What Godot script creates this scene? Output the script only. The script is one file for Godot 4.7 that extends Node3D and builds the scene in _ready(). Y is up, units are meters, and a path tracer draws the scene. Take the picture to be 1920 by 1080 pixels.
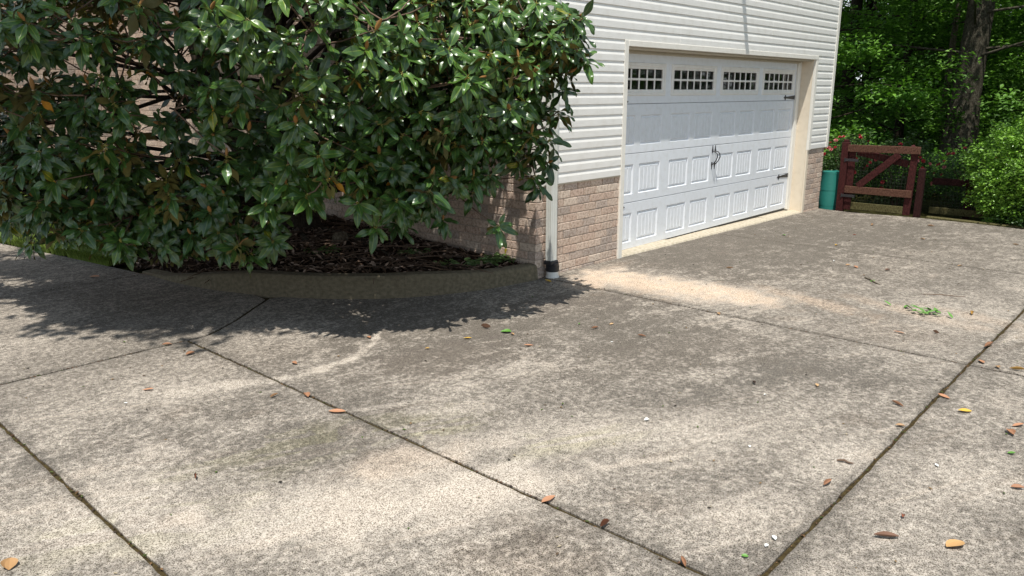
extends Node3D

# World: the near left brick corner of the garage is the origin. x runs along the garage front, z comes out of it, y is up, metres.
const SLOPE := 0.014
const CAM := Vector3(-5.290, 1.687, 4.513)

var rng := RandomNumberGenerator.new()
var mats := {}
var taken := {}
var house: Node3D
var tex := {}


class Mesher:
	var v := PackedVector3Array()
	var n := PackedVector3Array()
	var c := PackedColorArray()
	var u := PackedVector2Array()
	var w := PackedVector2Array()
	var col := Color.WHITE
	var uv_scale := 1.0

	func tri(a: Vector3, b: Vector3, d: Vector3) -> void:
		var q := (b - a).cross(d - a)
		if q.length_squared() < 1e-18:
			return
		q = q.normalized()
		v.append(a); v.append(d); v.append(b)
		for i in 3:
			n.append(q); c.append(col)

	func quad(a: Vector3, b: Vector3, d: Vector3, e: Vector3) -> void:
		tri(a, b, d)
		tri(a, d, e)

	func quad_from(center: Vector3, a: Vector3, b: Vector3, d: Vector3, e: Vector3) -> void:
		if (b - a).cross(d - a).dot((a + b + d + e) * 0.25 - center) < 0.0:
			quad(a, e, d, b)
		else:
			quad(a, b, d, e)

	func tri_smooth(a: Vector3, b: Vector3, d: Vector3, na: Vector3, nb: Vector3, nd: Vector3, ca: Color, cb: Color, cd: Color) -> void:
		v.append(a); v.append(d); v.append(b)
		n.append(na); n.append(nd); n.append(nb)
		c.append(ca); c.append(cd); c.append(cb)

	func box(lo: Vector3, hi: Vector3, bevel := 0.0, xf := Transform3D()) -> void:
		var m := (lo + hi) * 0.5
		var h := (hi - lo) * 0.5
		var b: float = minf(bevel, minf(h.x, minf(h.y, h.z)) * 0.45)
		var center := xf * m
		var at := func(s: Vector3, axis: int) -> Vector3:
			var p := Vector3(s.x * (h.x - b), s.y * (h.y - b), s.z * (h.z - b))
			p[axis] = s[axis] * h[axis]
			return xf * (m + p)
		for axis in 3:
			var a1 := (axis + 1) % 3
			var a2 := (axis + 2) % 3
			for s in [-1.0, 1.0]:
				var q: Array[Vector3] = []
				for k in [[-1.0, -1.0], [1.0, -1.0], [1.0, 1.0], [-1.0, 1.0]]:
					var e := Vector3.ZERO
					e[axis] = s; e[a1] = k[0]; e[a2] = k[1]
					q.append(at.call(e, axis))
				quad_from(center, q[0], q[1], q[2], q[3])
			if b > 0.0:
				for s1 in [-1.0, 1.0]:
					for s2 in [-1.0, 1.0]:
						var e0 := Vector3.ZERO
						e0[a1] = s1; e0[a2] = s2; e0[axis] = -1.0
						var e1 := e0
						e1[axis] = 1.0
						quad_from(center, at.call(e0, a1), at.call(e1, a1), at.call(e1, a2), at.call(e0, a2))
		if b > 0.0:
			for sx in [-1.0, 1.0]:
				for sy in [-1.0, 1.0]:
					for sz in [-1.0, 1.0]:
						var e := Vector3(sx, sy, sz)
						var p0: Vector3 = at.call(e, 0)
						var p1: Vector3 = at.call(e, 1)
						var p2: Vector3 = at.call(e, 2)
						if (p1 - p0).cross(p2 - p0).dot((p0 + p1 + p2) / 3.0 - center) < 0.0:
							tri(p0, p2, p1)
						else:
							tri(p0, p1, p2)

	# A smooth tube along points with a radius at each.
	func tube(pts: Array, radii: Array, sides := 8, cap := true) -> void:
		var rings := []
		var norms := []
		var side := Vector3.ZERO
		for i in pts.size():
			var d: Vector3 = (pts[mini(i + 1, pts.size() - 1)] - pts[maxi(i - 1, 0)]).normalized()
			if side == Vector3.ZERO:
				side = d.cross(Vector3.UP if absf(d.y) < 0.9 else Vector3.RIGHT).normalized()
			side = (side - d * side.dot(d)).normalized()
			var up := side.cross(d)
			var ring := []
			var rn := []
			for k in sides:
				var t := TAU * k / sides
				var o := side * cos(t) + up * sin(t)
				rn.append(o)
				ring.append(pts[i] + o * radii[i])
			rings.append(ring)
			norms.append(rn)
		for i in pts.size() - 1:
			for k in sides:
				var j := (k + 1) % sides
				var a: Vector3 = rings[i][k]
				var b: Vector3 = rings[i][j]
				var d: Vector3 = rings[i + 1][j]
				var e: Vector3 = rings[i + 1][k]
				if (b - a).cross(d - a).dot(norms[i][k]) > 0.0:
					tri_smooth(a, b, d, norms[i][k], norms[i][j], norms[i + 1][j], col, col, col)
					tri_smooth(a, d, e, norms[i][k], norms[i + 1][j], norms[i + 1][k], col, col, col)
				else:
					tri_smooth(a, d, b, norms[i][k], norms[i + 1][j], norms[i][j], col, col, col)
					tri_smooth(a, e, d, norms[i][k], norms[i + 1][k], norms[i + 1][j], col, col, col)
		if cap:
			for end in [0, pts.size() - 1]:
				var away: Vector3 = pts[end] - pts[1 if end == 0 else end - 1]
				for k in sides:
					var a: Vector3 = pts[end]
					var b: Vector3 = rings[end][k]
					var d: Vector3 = rings[end][(k + 1) % sides]
					if (b - a).cross(d - a).dot(away) > 0.0:
						tri(a, b, d)
					else:
						tri(a, d, b)

	# Nested rectangles in the plane z, each [inset, depth]; fills the last one if asked.
	func rings(x0: float, y0: float, x1: float, y1: float, z: float, steps: Array, fill := true) -> void:
		for i in steps.size() - 1:
			var a: Array = steps[i]
			var b: Array = steps[i + 1]
			var p := [Vector3(x0 + a[0], y0 + a[0], z + a[1]), Vector3(x1 - a[0], y0 + a[0], z + a[1]), Vector3(x1 - a[0], y1 - a[0], z + a[1]), Vector3(x0 + a[0], y1 - a[0], z + a[1])]
			var q := [Vector3(x0 + b[0], y0 + b[0], z + b[1]), Vector3(x1 - b[0], y0 + b[0], z + b[1]), Vector3(x1 - b[0], y1 - b[0], z + b[1]), Vector3(x0 + b[0], y1 - b[0], z + b[1])]
			for k in 4:
				quad(p[k], p[(k + 1) % 4], q[(k + 1) % 4], q[k])
		if fill:
			var l: Array = steps[-1]
			quad(Vector3(x0 + l[0], y0 + l[0], z + l[1]), Vector3(x1 - l[0], y0 + l[0], z + l[1]), Vector3(x1 - l[0], y1 - l[0], z + l[1]), Vector3(x0 + l[0], y1 - l[0], z + l[1]))

	# A flat outline (x, y) given thickness along z.
	func slab(outline: PackedVector2Array, z0: float, z1: float, xf := Transform3D()) -> void:
		var idx := Geometry2D.triangulate_polygon(outline)
		var flip := Geometry2D.is_polygon_clockwise(outline)
		for i in range(0, idx.size(), 3):
			var a := outline[idx[i]]
			var b := outline[idx[i + 1]]
			var d := outline[idx[i + 2]]
			if (b - a).cross(d - a) < 0.0:
				var t := b
				b = d
				d = t
			tri(xf * Vector3(a.x, a.y, z1), xf * Vector3(b.x, b.y, z1), xf * Vector3(d.x, d.y, z1))
			tri(xf * Vector3(a.x, a.y, z0), xf * Vector3(d.x, d.y, z0), xf * Vector3(b.x, b.y, z0))
		for i in outline.size():
			var a := outline[i]
			var b := outline[(i + 1) % outline.size()]
			if flip:
				var t := a
				a = b
				b = t
			quad(xf * Vector3(a.x, a.y, z0), xf * Vector3(b.x, b.y, z0), xf * Vector3(b.x, b.y, z1), xf * Vector3(a.x, a.y, z1))

	func arrays() -> Array:
		var a := []
		a.resize(Mesh.ARRAY_MAX)
		a[Mesh.ARRAY_VERTEX] = v
		a[Mesh.ARRAY_NORMAL] = n
		a[Mesh.ARRAY_COLOR] = c
		if u.size() == v.size():
			a[Mesh.ARRAY_TEX_UV] = u
		if w.size() == v.size():
			a[Mesh.ARRAY_TEX_UV2] = w
		return a

	func mesh(m: Material, into: ArrayMesh = null) -> ArrayMesh:
		var r := into if into else ArrayMesh.new()
		r.add_surface_from_arrays(Mesh.PRIMITIVE_TRIANGLES, arrays())
		r.surface_set_material(r.get_surface_count() - 1, m)
		return r


# ---------------------------------------------------------------- helpers

func numbered(called: String) -> String:
	if not taken.has(called):
		taken[called] = 0
		return called
	taken[called] += 1
	return "%s_%03d" % [called, taken[called]]


func put(called: String, mesh: Mesh, parent: Node = null, at := Transform3D()) -> MeshInstance3D:
	var o := MeshInstance3D.new()
	o.mesh = mesh
	o.transform = at
	if parent:
		var key := "%d/%s" % [parent.get_instance_id(), called]
		if taken.has(key):
			taken[key] += 1
			o.name = "%s_%03d" % [called, taken[key]]
		else:
			taken[key] = 0
			o.name = called
		parent.add_child(o, true)
	else:
		o.name = numbered(called)
		add_child(o, true)
	return o


func thing(called: String, label: String, category: String, at := Vector3.ZERO, group := "") -> Node3D:
	var o := Node3D.new()
	o.name = numbered(called)
	o.position = at
	add_child(o, true)
	tag(o, label, category, group)
	return o


func tag(o: Node, label: String, category: String, group := "", kind := "") -> void:
	if label: o.set_meta("label", label)
	if category: o.set_meta("category", category)
	if group: o.set_meta("group", group)
	if kind: o.set_meta("kind", kind)


func structure(o: Node, label := "", category := "") -> void:
	o.set_meta("kind", "structure")
	if label: o.set_meta("label", label)
	if category: o.set_meta("category", category)


func many(called: String, mesh: Mesh, places: Array, colors: Array, parent: Node = null) -> MultiMeshInstance3D:
	var mm := MultiMesh.new()
	mm.transform_format = MultiMesh.TRANSFORM_3D
	mm.use_colors = colors.size() > 0
	mm.mesh = mesh
	mm.instance_count = places.size()
	for i in places.size():
		mm.set_instance_transform(i, places[i])
		if colors.size():
			mm.set_instance_color(i, colors[i])
	var o := MultiMeshInstance3D.new()
	o.multimesh = mm
	o.set_meta("kind", "stuff")
	if parent:
		o.name = called
		parent.add_child(o, true)
	else:
		o.name = numbered(called)
		add_child(o, true)
	return o


func lin(r: float, g: float, b: float) -> Color:
	return Color(r, g, b).linear_to_srgb()


func mat(called: String, color: Color, rough := 0.7, spec := 0.5) -> StandardMaterial3D:
	var m := StandardMaterial3D.new()
	m.resource_name = called
	m.albedo_color = color
	m.roughness = rough
	m.metallic_specular = spec
	return m


func world_map(m: StandardMaterial3D, albedo: Texture2D, normal: Texture2D, scale: float, strength := 1.0) -> StandardMaterial3D:
	m.uv1_triplanar = true
	m.uv1_world_triplanar = true
	m.uv1_scale = Vector3.ONE * scale
	if albedo:
		m.albedo_texture = albedo
	if normal:
		m.normal_enabled = true
		m.normal_texture = normal
		m.normal_scale = strength
	return m


func noise_img(size: int, freq: float, octaves: int, s: int, kind := FastNoiseLite.TYPE_SIMPLEX_SMOOTH) -> Image:
	var f := FastNoiseLite.new()
	f.noise_type = kind
	f.seed = s
	f.frequency = freq
	f.fractal_type = FastNoiseLite.FRACTAL_FBM if octaves > 1 else FastNoiseLite.FRACTAL_NONE
	f.fractal_octaves = octaves
	var im := f.get_seamless_image(size, size)
	im.convert(Image.FORMAT_L8)
	return im


func ramp_tex(im: Image, offsets: Array, colors: Array) -> ImageTexture:
	var g := Gradient.new()
	g.offsets = PackedFloat32Array(offsets)
	g.colors = PackedColorArray(colors)
	var lut := PackedByteArray()
	for i in 256:
		var k := g.sample(i / 255.0)
		lut.append(k.r8); lut.append(k.g8); lut.append(k.b8)
	var d := im.get_data()
	var out := PackedByteArray()
	out.resize(d.size() * 3)
	for i in d.size():
		var k := d[i] * 3
		out[i * 3] = lut[k]
		out[i * 3 + 1] = lut[k + 1]
		out[i * 3 + 2] = lut[k + 2]
	return ImageTexture.create_from_image(Image.create_from_data(im.get_width(), im.get_height(), false, Image.FORMAT_RGB8, out))


func normal_tex(im: Image, strength: float) -> ImageTexture:
	var d: Image = im.duplicate()
	d.convert(Image.FORMAT_RGBA8)
	d.bump_map_to_normal_map(strength)
	return ImageTexture.create_from_image(d)


func mixed(a: Image, b: Image, share: float) -> Image:
	var x := a.get_data()
	var y := b.get_data()
	for i in x.size():
		x[i] = int(x[i] * (1.0 - share) + y[i] * share)
	return Image.create_from_data(a.get_width(), a.get_height(), false, Image.FORMAT_L8, x)


func ground_y(x: float) -> float:
	return -SLOPE * maxf(0.0, x)


# ---------------------------------------------------------------- scene

func _ready() -> void:
	rng.seed = 20240517
	set_the_light()
	make_textures()
	make_materials()
	build_ground()
	build_driveway()
	build_house()
	build_planter()
	build_magnolia()
	build_gate_and_fence()
	build_shrubs()
	build_woods()
	build_litter()


func set_the_light() -> void:
	var cam := Camera3D.new()
	cam.name = "camera"
	cam.position = CAM
	cam.rotation_degrees = Vector3(-14.353, -47.741, -0.017)
	cam.fov = 40.98
	cam.near = 0.05
	cam.far = 600.0
	cam.current = true
	add_child(cam)
	var env := Environment.new()
	env.background_mode = Environment.BG_SKY
	var sky := Sky.new()
	var sm := ProceduralSkyMaterial.new()
	sm.sky_top_color = Color(0.47, 0.53, 0.60)
	sm.sky_horizon_color = Color(0.80, 0.82, 0.83)
	sm.sky_curve = 0.18
	sm.ground_bottom_color = Color(0.30, 0.29, 0.25)
	sm.ground_horizon_color = Color(0.30, 0.32, 0.26)
	sm.sky_energy_multiplier = 1.0
	sky.sky_material = sm
	env.sky = sky
	env.background_energy_multiplier = 1.75
	env.tonemap_mode = Environment.TONE_MAPPER_LINEAR
	env.tonemap_exposure = 1.25
	env.sdfgi_enabled = true
	env.ssao_enabled = true
	env.ssil_enabled = true
	var we := WorldEnvironment.new()
	we.name = "environment"
	we.environment = env
	add_child(we)
	var sun := DirectionalLight3D.new()
	sun.name = "sun"
	sun.light_color = Color(1.0, 0.985, 0.955)
	sun.light_energy = 1.38
	sun.light_angular_distance = 0.5
	sun.shadow_enabled = true
	add_child(sun)
	sun.look_at_from_position(Vector3.ZERO, Vector3(1.4, -4.4, -1.0), Vector3.FORWARD)


func make_textures() -> void:
	var fine := noise_img(512, 0.11, 3, 11)
	var mid := noise_img(512, 0.02, 4, 12)
	var cell := noise_img(512, 0.06, 1, 13, FastNoiseLite.TYPE_CELLULAR)
	var white := noise_img(512, 0.45, 1, 14, FastNoiseLite.TYPE_VALUE)
	tex.fine_n = normal_tex(fine, 3.0)
	tex.mid_n = normal_tex(mixed(mid, fine, 0.35), 5.0)
	# Fired clay: pale sanded skin with dark flecks, worn lighter in patches.
	tex.brick = ramp_tex(mixed(mixed(mid, fine, 0.5), white, 0.25), [0.0, 0.30, 0.40, 0.55, 0.72, 1.0],
		[Color(0.36, 0.31, 0.28), Color(0.62, 0.55, 0.51), Color(0.92, 0.89, 0.87), Color(0.96, 0.94, 0.92), Color(1.0, 0.99, 0.97), Color(1, 1, 1)])
	tex.brick_n = normal_tex(mixed(mixed(mid, fine, 0.55), cell, 0.3), 7.0)
	tex.grey = ramp_tex(mixed(mid, fine, 0.4), [0.0, 0.35, 0.65, 1.0], [Color(0.62, 0.60, 0.56), Color(0.85, 0.84, 0.81), Color(0.96, 0.95, 0.94), Color(1, 1, 1)])
	tex.kerb = ramp_tex(mixed(mid, fine, 0.35), [0.0, 0.35, 0.5, 0.66, 0.8, 1.0], [Color(0.62, 0.61, 0.58), Color(0.76, 0.75, 0.71), Color(0.84, 0.83, 0.79), Color(0.90, 0.88, 0.84), Color(1, 1, 0.98), Color(1, 1, 1)])
	tex.clean = ramp_tex(mid, [0.0, 0.4, 1.0], [Color(0.955, 0.95, 0.94), Color(0.985, 0.983, 0.98), Color(1, 1, 1)])
	tex.moss = ramp_tex(mixed(mid, fine, 0.5), [0.0, 0.38, 0.5, 0.62, 1.0], [Color(0.15, 0.13, 0.11), Color(0.24, 0.21, 0.17), Color(0.30, 0.27, 0.20), Color(0.32, 0.285, 0.20), Color(0.42, 0.385, 0.31)])
	# Wood and bark grain: noise drawn out along y.
	var long := noise_img(512, 0.02, 3, 21)
	long.resize(512, 64, Image.INTERPOLATE_CUBIC)
	var thin := Image.create(512, 512, false, Image.FORMAT_L8)
	var strip := noise_img(512, 0.09, 3, 22)
	strip.resize(512, 2048, Image.INTERPOLATE_CUBIC)
	thin.blit_rect(strip, Rect2i(0, 0, 512, 512), Vector2i.ZERO)
	tex.grain = ramp_tex(thin, [0.0, 0.4, 0.6, 1.0], [Color(0.50, 0.46, 0.42), Color(0.80, 0.77, 0.75), Color(0.94, 0.93, 0.92), Color(1, 1, 1)])
	tex.grain_n = normal_tex(thin, 6.0)
	tex.bark = ramp_tex(mixed(thin, mid, 0.4), [0.0, 0.35, 0.55, 0.7, 1.0], [Color(0.25, 0.23, 0.21), Color(0.55, 0.53, 0.50), Color(0.75, 0.74, 0.70), Color(0.92, 0.93, 0.90), Color(1, 1, 0.98)])
	tex.soil = ramp_tex(mixed(mid, cell, 0.4), [0.0, 0.4, 0.6, 1.0], [Color(0.30, 0.25, 0.21), Color(0.55, 0.47, 0.40), Color(0.80, 0.70, 0.60), Color(1, 0.9, 0.8)])


func make_materials() -> void:
	mats.white_siding = world_map(mat("siding", lin(0.82, 0.805, 0.765), 0.42), tex.clean, tex.fine_n, 0.55, 0.04)
	mats.trim = world_map(mat("trim", lin(0.80, 0.77, 0.70), 0.45), tex.clean, null, 0.8)
	mats.cream = world_map(mat("jamb cream", lin(0.75, 0.655, 0.52), 0.5), tex.clean, null, 0.7)
	mats.soffit = world_map(mat("soffit", lin(0.50, 0.45, 0.36), 0.55), tex.clean, null, 0.8)
	mats.door = world_map(mat("door paint", lin(0.76, 0.785, 0.82), 0.38), tex.clean, tex.grain_n, 0.9, 0.06)
	mats.frame = world_map(mat("window frame", lin(0.78, 0.76, 0.72), 0.4), tex.clean, null, 0.9)
	mats.black = mat("black iron", lin(0.022, 0.021, 0.023), 0.42)
	mats.rubber = mat("rubber", lin(0.014, 0.015, 0.019), 0.45)
	mats.pvc = mat("plastic pipe", lin(0.74, 0.74, 0.71), 0.35)
	mats.gutter = world_map(mat("downspout paint", lin(0.60, 0.61, 0.57), 0.35), tex.clean, null, 0.9)
	mats.pane = mat("window glass", Color(0.06, 0.065, 0.06, 0.35), 0.02)
	mats.pane.metallic_specular = 0.36
	mats.pane.transparency = BaseMaterial3D.TRANSPARENCY_ALPHA
	mats.dark = mat("dark interior", lin(0.02, 0.019, 0.018), 0.9, 0.2)
	mats.mortar = world_map(mat("mortar", lin(0.54, 0.47, 0.41), 0.95, 0.2), tex.grey, tex.fine_n, 3.0, 0.6)
	mats.sill = world_map(mat("threshold concrete", lin(0.60, 0.535, 0.43), 0.85, 0.3), tex.grey, tex.fine_n, 1.6, 0.5)
	var tones := [[0.60, 0.495, 0.415], [0.66, 0.555, 0.47], [0.54, 0.465, 0.41], [0.61, 0.49, 0.41], [0.47, 0.41, 0.365], [0.70, 0.61, 0.52]]
	mats.bricks = []
	for t in tones:
		mats.bricks.append(world_map(mat("brick clay", lin(t[0], t[1], t[2]), 0.9, 0.3), tex.brick, tex.brick_n, 2.6, 0.9))
	mats.brick_any = world_map(mat("brick clay", Color.WHITE, 0.9, 0.3), tex.brick, tex.brick_n, 2.6, 0.9)
	mats.brick_any.vertex_color_use_as_albedo = true
	mats.curb = world_map(mat("kerb concrete", lin(0.215, 0.188, 0.140) , 0.92, 0.3), tex.kerb, tex.brick_n, 2.2, 0.7)
	mats.joint = world_map(mat("joint soil and moss", lin(0.85, 0.78, 0.62), 0.95, 0.2), tex.moss, tex.brick_n, 3.5, 1.0)
	mats.mulch = world_map(mat("mulch soil", lin(0.055, 0.040, 0.030), 0.95, 0.2), tex.soil, tex.brick_n, 2.0, 1.2)
	mats.lawn = world_map(mat("lawn soil", lin(0.075, 0.095, 0.035), 0.95, 0.2), tex.soil, tex.mid_n, 0.8, 1.0)
	mats.bark = world_map(mat("bark", lin(0.15, 0.137, 0.115), 0.9, 0.2), tex.bark, tex.grain_n, 1.2, 1.3)
	mats.dark_bark = world_map(mat("dark bark", lin(0.075, 0.062, 0.05), 0.9, 0.2), tex.bark, tex.grain_n, 2.0, 1.0)
	mats.pale_bark = world_map(mat("pale bark", lin(0.27, 0.235, 0.19), 0.9, 0.2), tex.bark, tex.grain_n, 1.6, 1.0)
	mats.twig = mat("twig", lin(0.15, 0.10, 0.07), 0.8, 0.3)
	mats.red_wood = world_map(mat("red stained wood", lin(0.070, 0.018, 0.017), 0.75, 0.3), tex.grain, tex.grain_n, 1.5, 0.7)
	mats.worn_wood = world_map(mat("worn red wood", lin(0.14, 0.070, 0.048), 0.85, 0.3), tex.grain, tex.grain_n, 1.7, 0.8)
	mats.shaded_red = world_map(mat("shaded red wood", lin(0.040, 0.013, 0.012), 0.85, 0.3), tex.grain, tex.grain_n, 1.5, 0.7)  # darker copy of the gate red, with tree shade painted into it
	mats.green_wood = world_map(mat("mossy board", lin(0.14, 0.13, 0.06), 0.9, 0.2), tex.grain, tex.grain_n, 1.7, 0.8)
	mats.wire = mat("wire", lin(0.07, 0.065, 0.06), 0.6)
	mats.wire.metallic = 0.6
	mats.barrel = world_map(mat("barrel plastic", lin(0.022, 0.20, 0.165), 0.5), tex.clean, null, 1.2)
	mats.leaf_top = mat("magnolia leaf face", Color.WHITE, 0.32, 0.52)
	mats.leaf_top.vertex_color_use_as_albedo = true
	mats.leaf_back = mat("magnolia leaf back", Color.WHITE, 0.75, 0.3)
	mats.leaf_back.vertex_color_use_as_albedo = true
	mats.wood_leaf = mat("woodland leaf", Color.WHITE, 0.5, 0.4)
	mats.wood_leaf.vertex_color_use_as_albedo = true
	mats.wood_leaf.backlight_enabled = true
	mats.wood_leaf.backlight = lin(0.5, 0.6, 0.25)
	mats.wood_leaf.cull_mode = BaseMaterial3D.CULL_DISABLED
	mats.shrub_leaf = mat("shrub leaf", Color.WHITE, 0.33, 0.5)
	mats.shrub_leaf.vertex_color_use_as_albedo = true
	mats.shrub_leaf.backlight_enabled = true
	mats.shrub_leaf.backlight = lin(0.4, 0.5, 0.15)
	mats.shrub_leaf.cull_mode = BaseMaterial3D.CULL_DISABLED
	mats.grass = mat("grass blade", Color.WHITE, 0.5, 0.4)
	mats.grass.vertex_color_use_as_albedo = true
	mats.grass.backlight_enabled = true
	mats.grass.backlight = lin(0.4, 0.5, 0.15)
	mats.grass.cull_mode = BaseMaterial3D.CULL_DISABLED
	mats.rose = mat("rose petal", lin(0.40, 0.03, 0.04), 0.55)
	mats.pink_rose = mat("pale rose petal", lin(0.52, 0.17, 0.16), 0.55)
	mats.roof = world_map(mat("roof shingle", lin(0.10, 0.095, 0.09), 0.95, 0.2), tex.grey, null, 2.0)


# ---------------------------------------------------------------- ground and driveway

func build_ground() -> void:
	var m := Mesher.new()
	var s := 260.0
	# Lawn and woodland floor: one sheet, a little below the paving.
	var xs := [-s, -3.0, 0.0, 6.9, 12.0, s]
	var ys := [-0.035, -0.035, -0.035, -0.16, -0.22, -0.22]
	for i in 5:
		m.quad(Vector3(xs[i], ys[i], s), Vector3(xs[i + 1], ys[i + 1], s), Vector3(xs[i + 1], ys[i + 1], -s), Vector3(xs[i], ys[i], -s))
	structure(put("ground", m.mesh(mats.lawn)), "grass and leaf mould floor around the house and under the trees", "ground")


func concrete_material() -> StandardMaterial3D:
	var wide := 2048
	var high := 1412
	var x0 := -6.5
	var z0 := -4.0
	var per := 14.5 / wide
	var f := FastNoiseLite.new()
	f.noise_type = FastNoiseLite.TYPE_SIMPLEX_SMOOTH
	f.fractal_octaves = 4
	f.seed = 5
	f.frequency = 0.0045
	var big := f.get_image(wide, high).get_data()
	f.seed = 6
	f.frequency = 0.030
	f.fractal_octaves = 6
	var med := f.get_image(wide, high).get_data()
	f.seed = 7
	f.frequency = 0.085
	f.fractal_octaves = 4
	var st := f.get_image(wide / 6, high)
	st.resize(wide, high, Image.INTERPOLATE_CUBIC)
	st.convert(Image.FORMAT_L8)
	var streak := st.get_data()
	f.seed = 8
	f.noise_type = FastNoiseLite.TYPE_VALUE
	f.frequency = 0.42
	f.fractal_octaves = 2
	var fine := f.get_image(wide, high).get_data()
	var lum := PackedFloat32Array()
	lum.resize(wide * high)
	var warm := PackedFloat32Array()
	warm.resize(wide * high)
	for i in wide * high:
		lum[i] = 0.375 + ((big[i] - 128) * 0.17 + (med[i] - 128) * 0.10 + (streak[i] - 128) * 0.09 + (fine[i] - 128) * 0.38) / 128.0
	# [x, z, half length, half width, turn, change, warmth]: grime, bleached places and washed-out silt, with ragged edges
	var stains := [
		[-3.55, 2.05, 0.75, 0.24, 0.38, 0.24, 0.15], [-3.15, 2.42, 0.45, 0.18, 0.38, 0.22, 0.15], [-4.4, 1.35, 0.5, 0.3, 0.4, 0.16, 0.2], [-4.15, 0.95, 0.35, 0.07, 0.3, 0.10, 0.2],
		[-2.62, 1.64, 0.22, 0.09, 0.4, 0.13, 0.2], [-2.6, 3.3, 0.35, 0.16, 0.5, 0.15, 0.05], [-2.1, 2.65, 0.45, 0.25, 0.4, 0.09, 0.0], [-1.75, 3.42, 0.35, 0.14, 0.2, 0.13, 0.0],
		[-2.95, 2.0, 0.4, 0.14, 0.4, 0.12, 0.15], [-1.75, 2.95, 0.5, 0.25, 0.3, 0.09, 0.0], [-2.5, 2.2, 0.5, 0.2, 0.5, 0.10, 0.0],
		[-1.8, 3.85, 0.5, 0.22, 0.2, 0.10, 0.0], [-2.55, 3.9, 0.4, 0.25, 0.2, 0.10, 0.0], [-3.6, -0.1, 0.8, 0.45, 0.0, 0.05, 0.0], [-3.9, -1.2, 0.8, 0.5, 0.0, 0.06, 0.0],
		[-3.3, 1.45, 0.6, 0.26, 0.38, -0.06, -0.9], [-2.9, 1.75, 0.3, 0.14, 0.4, 0.05, -0.9], [-2.5, 2.35, 0.35, 0.12, 0.45, 0.04, -0.7], [-1.7, 1.5, 0.35, 0.12, 0.3, 0.05, -0.6], [-4.3, 1.55, 0.45, 0.2, 0.4, 0.04, -0.5], [-2.6, 0.75, 0.3, 0.05, -0.1, 0.05, -0.5], [-3.75, 0.75, 0.7, 0.25, 0.15, -0.07, 0.0], [-3.4, 2.9, 0.3, 0.3, 0.0, -0.05, 0.3], [-3.2, 1.9, 0.3, 0.15, 0.4, 0.04, 0.5],
		[-1.2, 1.1, 1.2, 0.55, 0.5, -0.11, 0.05], [-0.9, 2.0, 0.9, 0.4, 0.4, -0.06, 0.1], [-2.0, 1.0, 0.6, 0.3, 0.3, -0.06, 0.2], [-0.75, 2.75, 0.55, 0.28, 0.9, -0.13, 0.0], [-1.3, 2.6, 0.4, 0.18, 0.4, -0.08, 0.0],
		[-0.4, 0.8, 0.9, 0.35, 0.4, -0.10, 0.15], [-1.8, 0.3, 0.9, 0.4, 0.6, -0.05, 0.1], [-2.8, 0.1, 0.5, 0.3, 0.4, -0.04, 0.1],
		[2.8, 0.5, 2.4, 1.0, 0.0, -0.12, 0.1], [5.2, 0.8, 2.0, 1.2, 0.0, -0.11, 0.1], [3.9, 2.0, 2.6, 1.0, 0.1, -0.05, 0.1], [6.0, 2.4, 1.2, 1.2, 0.1, -0.04, 0.0], [1.6, 1.5, 0.8, 0.3, 0.4, -0.07, 0.1],
		[0.0, 3.2, 0.6, 0.25, 0.6, 0.06, 0.0], [0.55, 3.0, 0.5, 0.35, 0.5, 0.03, 0.2], [1.9, 3.2, 0.6, 0.4, 0.5, 0.04, 0.0],
		[0.38, 0.45, 0.45, 0.25, -0.35, 0.44, 1.0], [0.52, 0.80, 0.5, 0.30, -1.15, 0.44, 1.0], [0.64, 1.25, 0.5, 0.26, -1.25, 0.44, 1.0], [0.76, 1.65, 0.45, 0.20, -1.2, 0.36, 1.0], [0.98, 2.2, 0.60, 0.15, -1.25, 0.13, 0.8], [1.20, 2.9, 0.65, 0.14, -1.3, 0.09, 0.6], [1.36, 3.4, 0.5, 0.13, -1.3, 0.06, 0.5],
		[0.75, 0.22, 0.6, 0.10, -0.1, 0.07, 0.5], [-1.9, -0.15, 1.0, 0.25, -0.8, -0.06, 0.1],
	]
	# brushed strokes where the surface was scrubbed or scraped, all swept about the same way
	var sr := RandomNumberGenerator.new()
	sr.seed = 404
	for i in 230:
		var sx := sr.randf_range(-5.2, 1.0)
		var sz := sr.randf_range(0.2, 4.6)
		stains.append([sx, sz, sr.randf_range(0.12, 0.45), sr.randf_range(0.008, 0.030), 0.42 + sr.randfn(0, 0.10), sr.randf_range(-0.05, 0.11), sr.randf_range(0.0, 0.2)])
	for i in 90:
		stains.append([sr.randf_range(-5.0, 3.0), sr.randf_range(0.3, 4.6), sr.randf_range(0.05, 0.16), sr.randf_range(0.03, 0.09), sr.randf() * 3.0, sr.randf_range(-0.05, 0.09), sr.randf_range(0.0, 0.25)])
	for s in stains:
		var r: float = maxf(s[2], s[3]) * 2.0
		var ca := cos(s[4])
		var sa := sin(s[4])
		for py in range(maxi(0, int((s[1] - r - z0) / per)), mini(high, int((s[1] + r - z0) / per))):
			for px in range(maxi(0, int((s[0] - r - x0) / per)), mini(wide, int((s[0] + r - x0) / per))):
				var dx: float = x0 + px * per - s[0]
				var dz: float = z0 + py * per - s[1]
				var a: float = (dx * ca + dz * sa) / s[2]
				var b: float = (dz * ca - dx * sa) / s[3]
				var i := py * wide + px
				var d := sqrt(a * a + b * b) + (med[i] - 128) / 230.0 + (streak[i] - 128) / 420.0 + (fine[i] - 128) / 600.0
				if d < 1.6:
					var k := smoothstep(1.6, 0.1, d)
					lum[i] += k * s[5] * (2.0 if s[5] > 0.0 else 2.0)
					warm[i] = maxf(warm[i], k * s[6]) if s[6] >= 0.0 else minf(warm[i], k * s[6])
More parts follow.
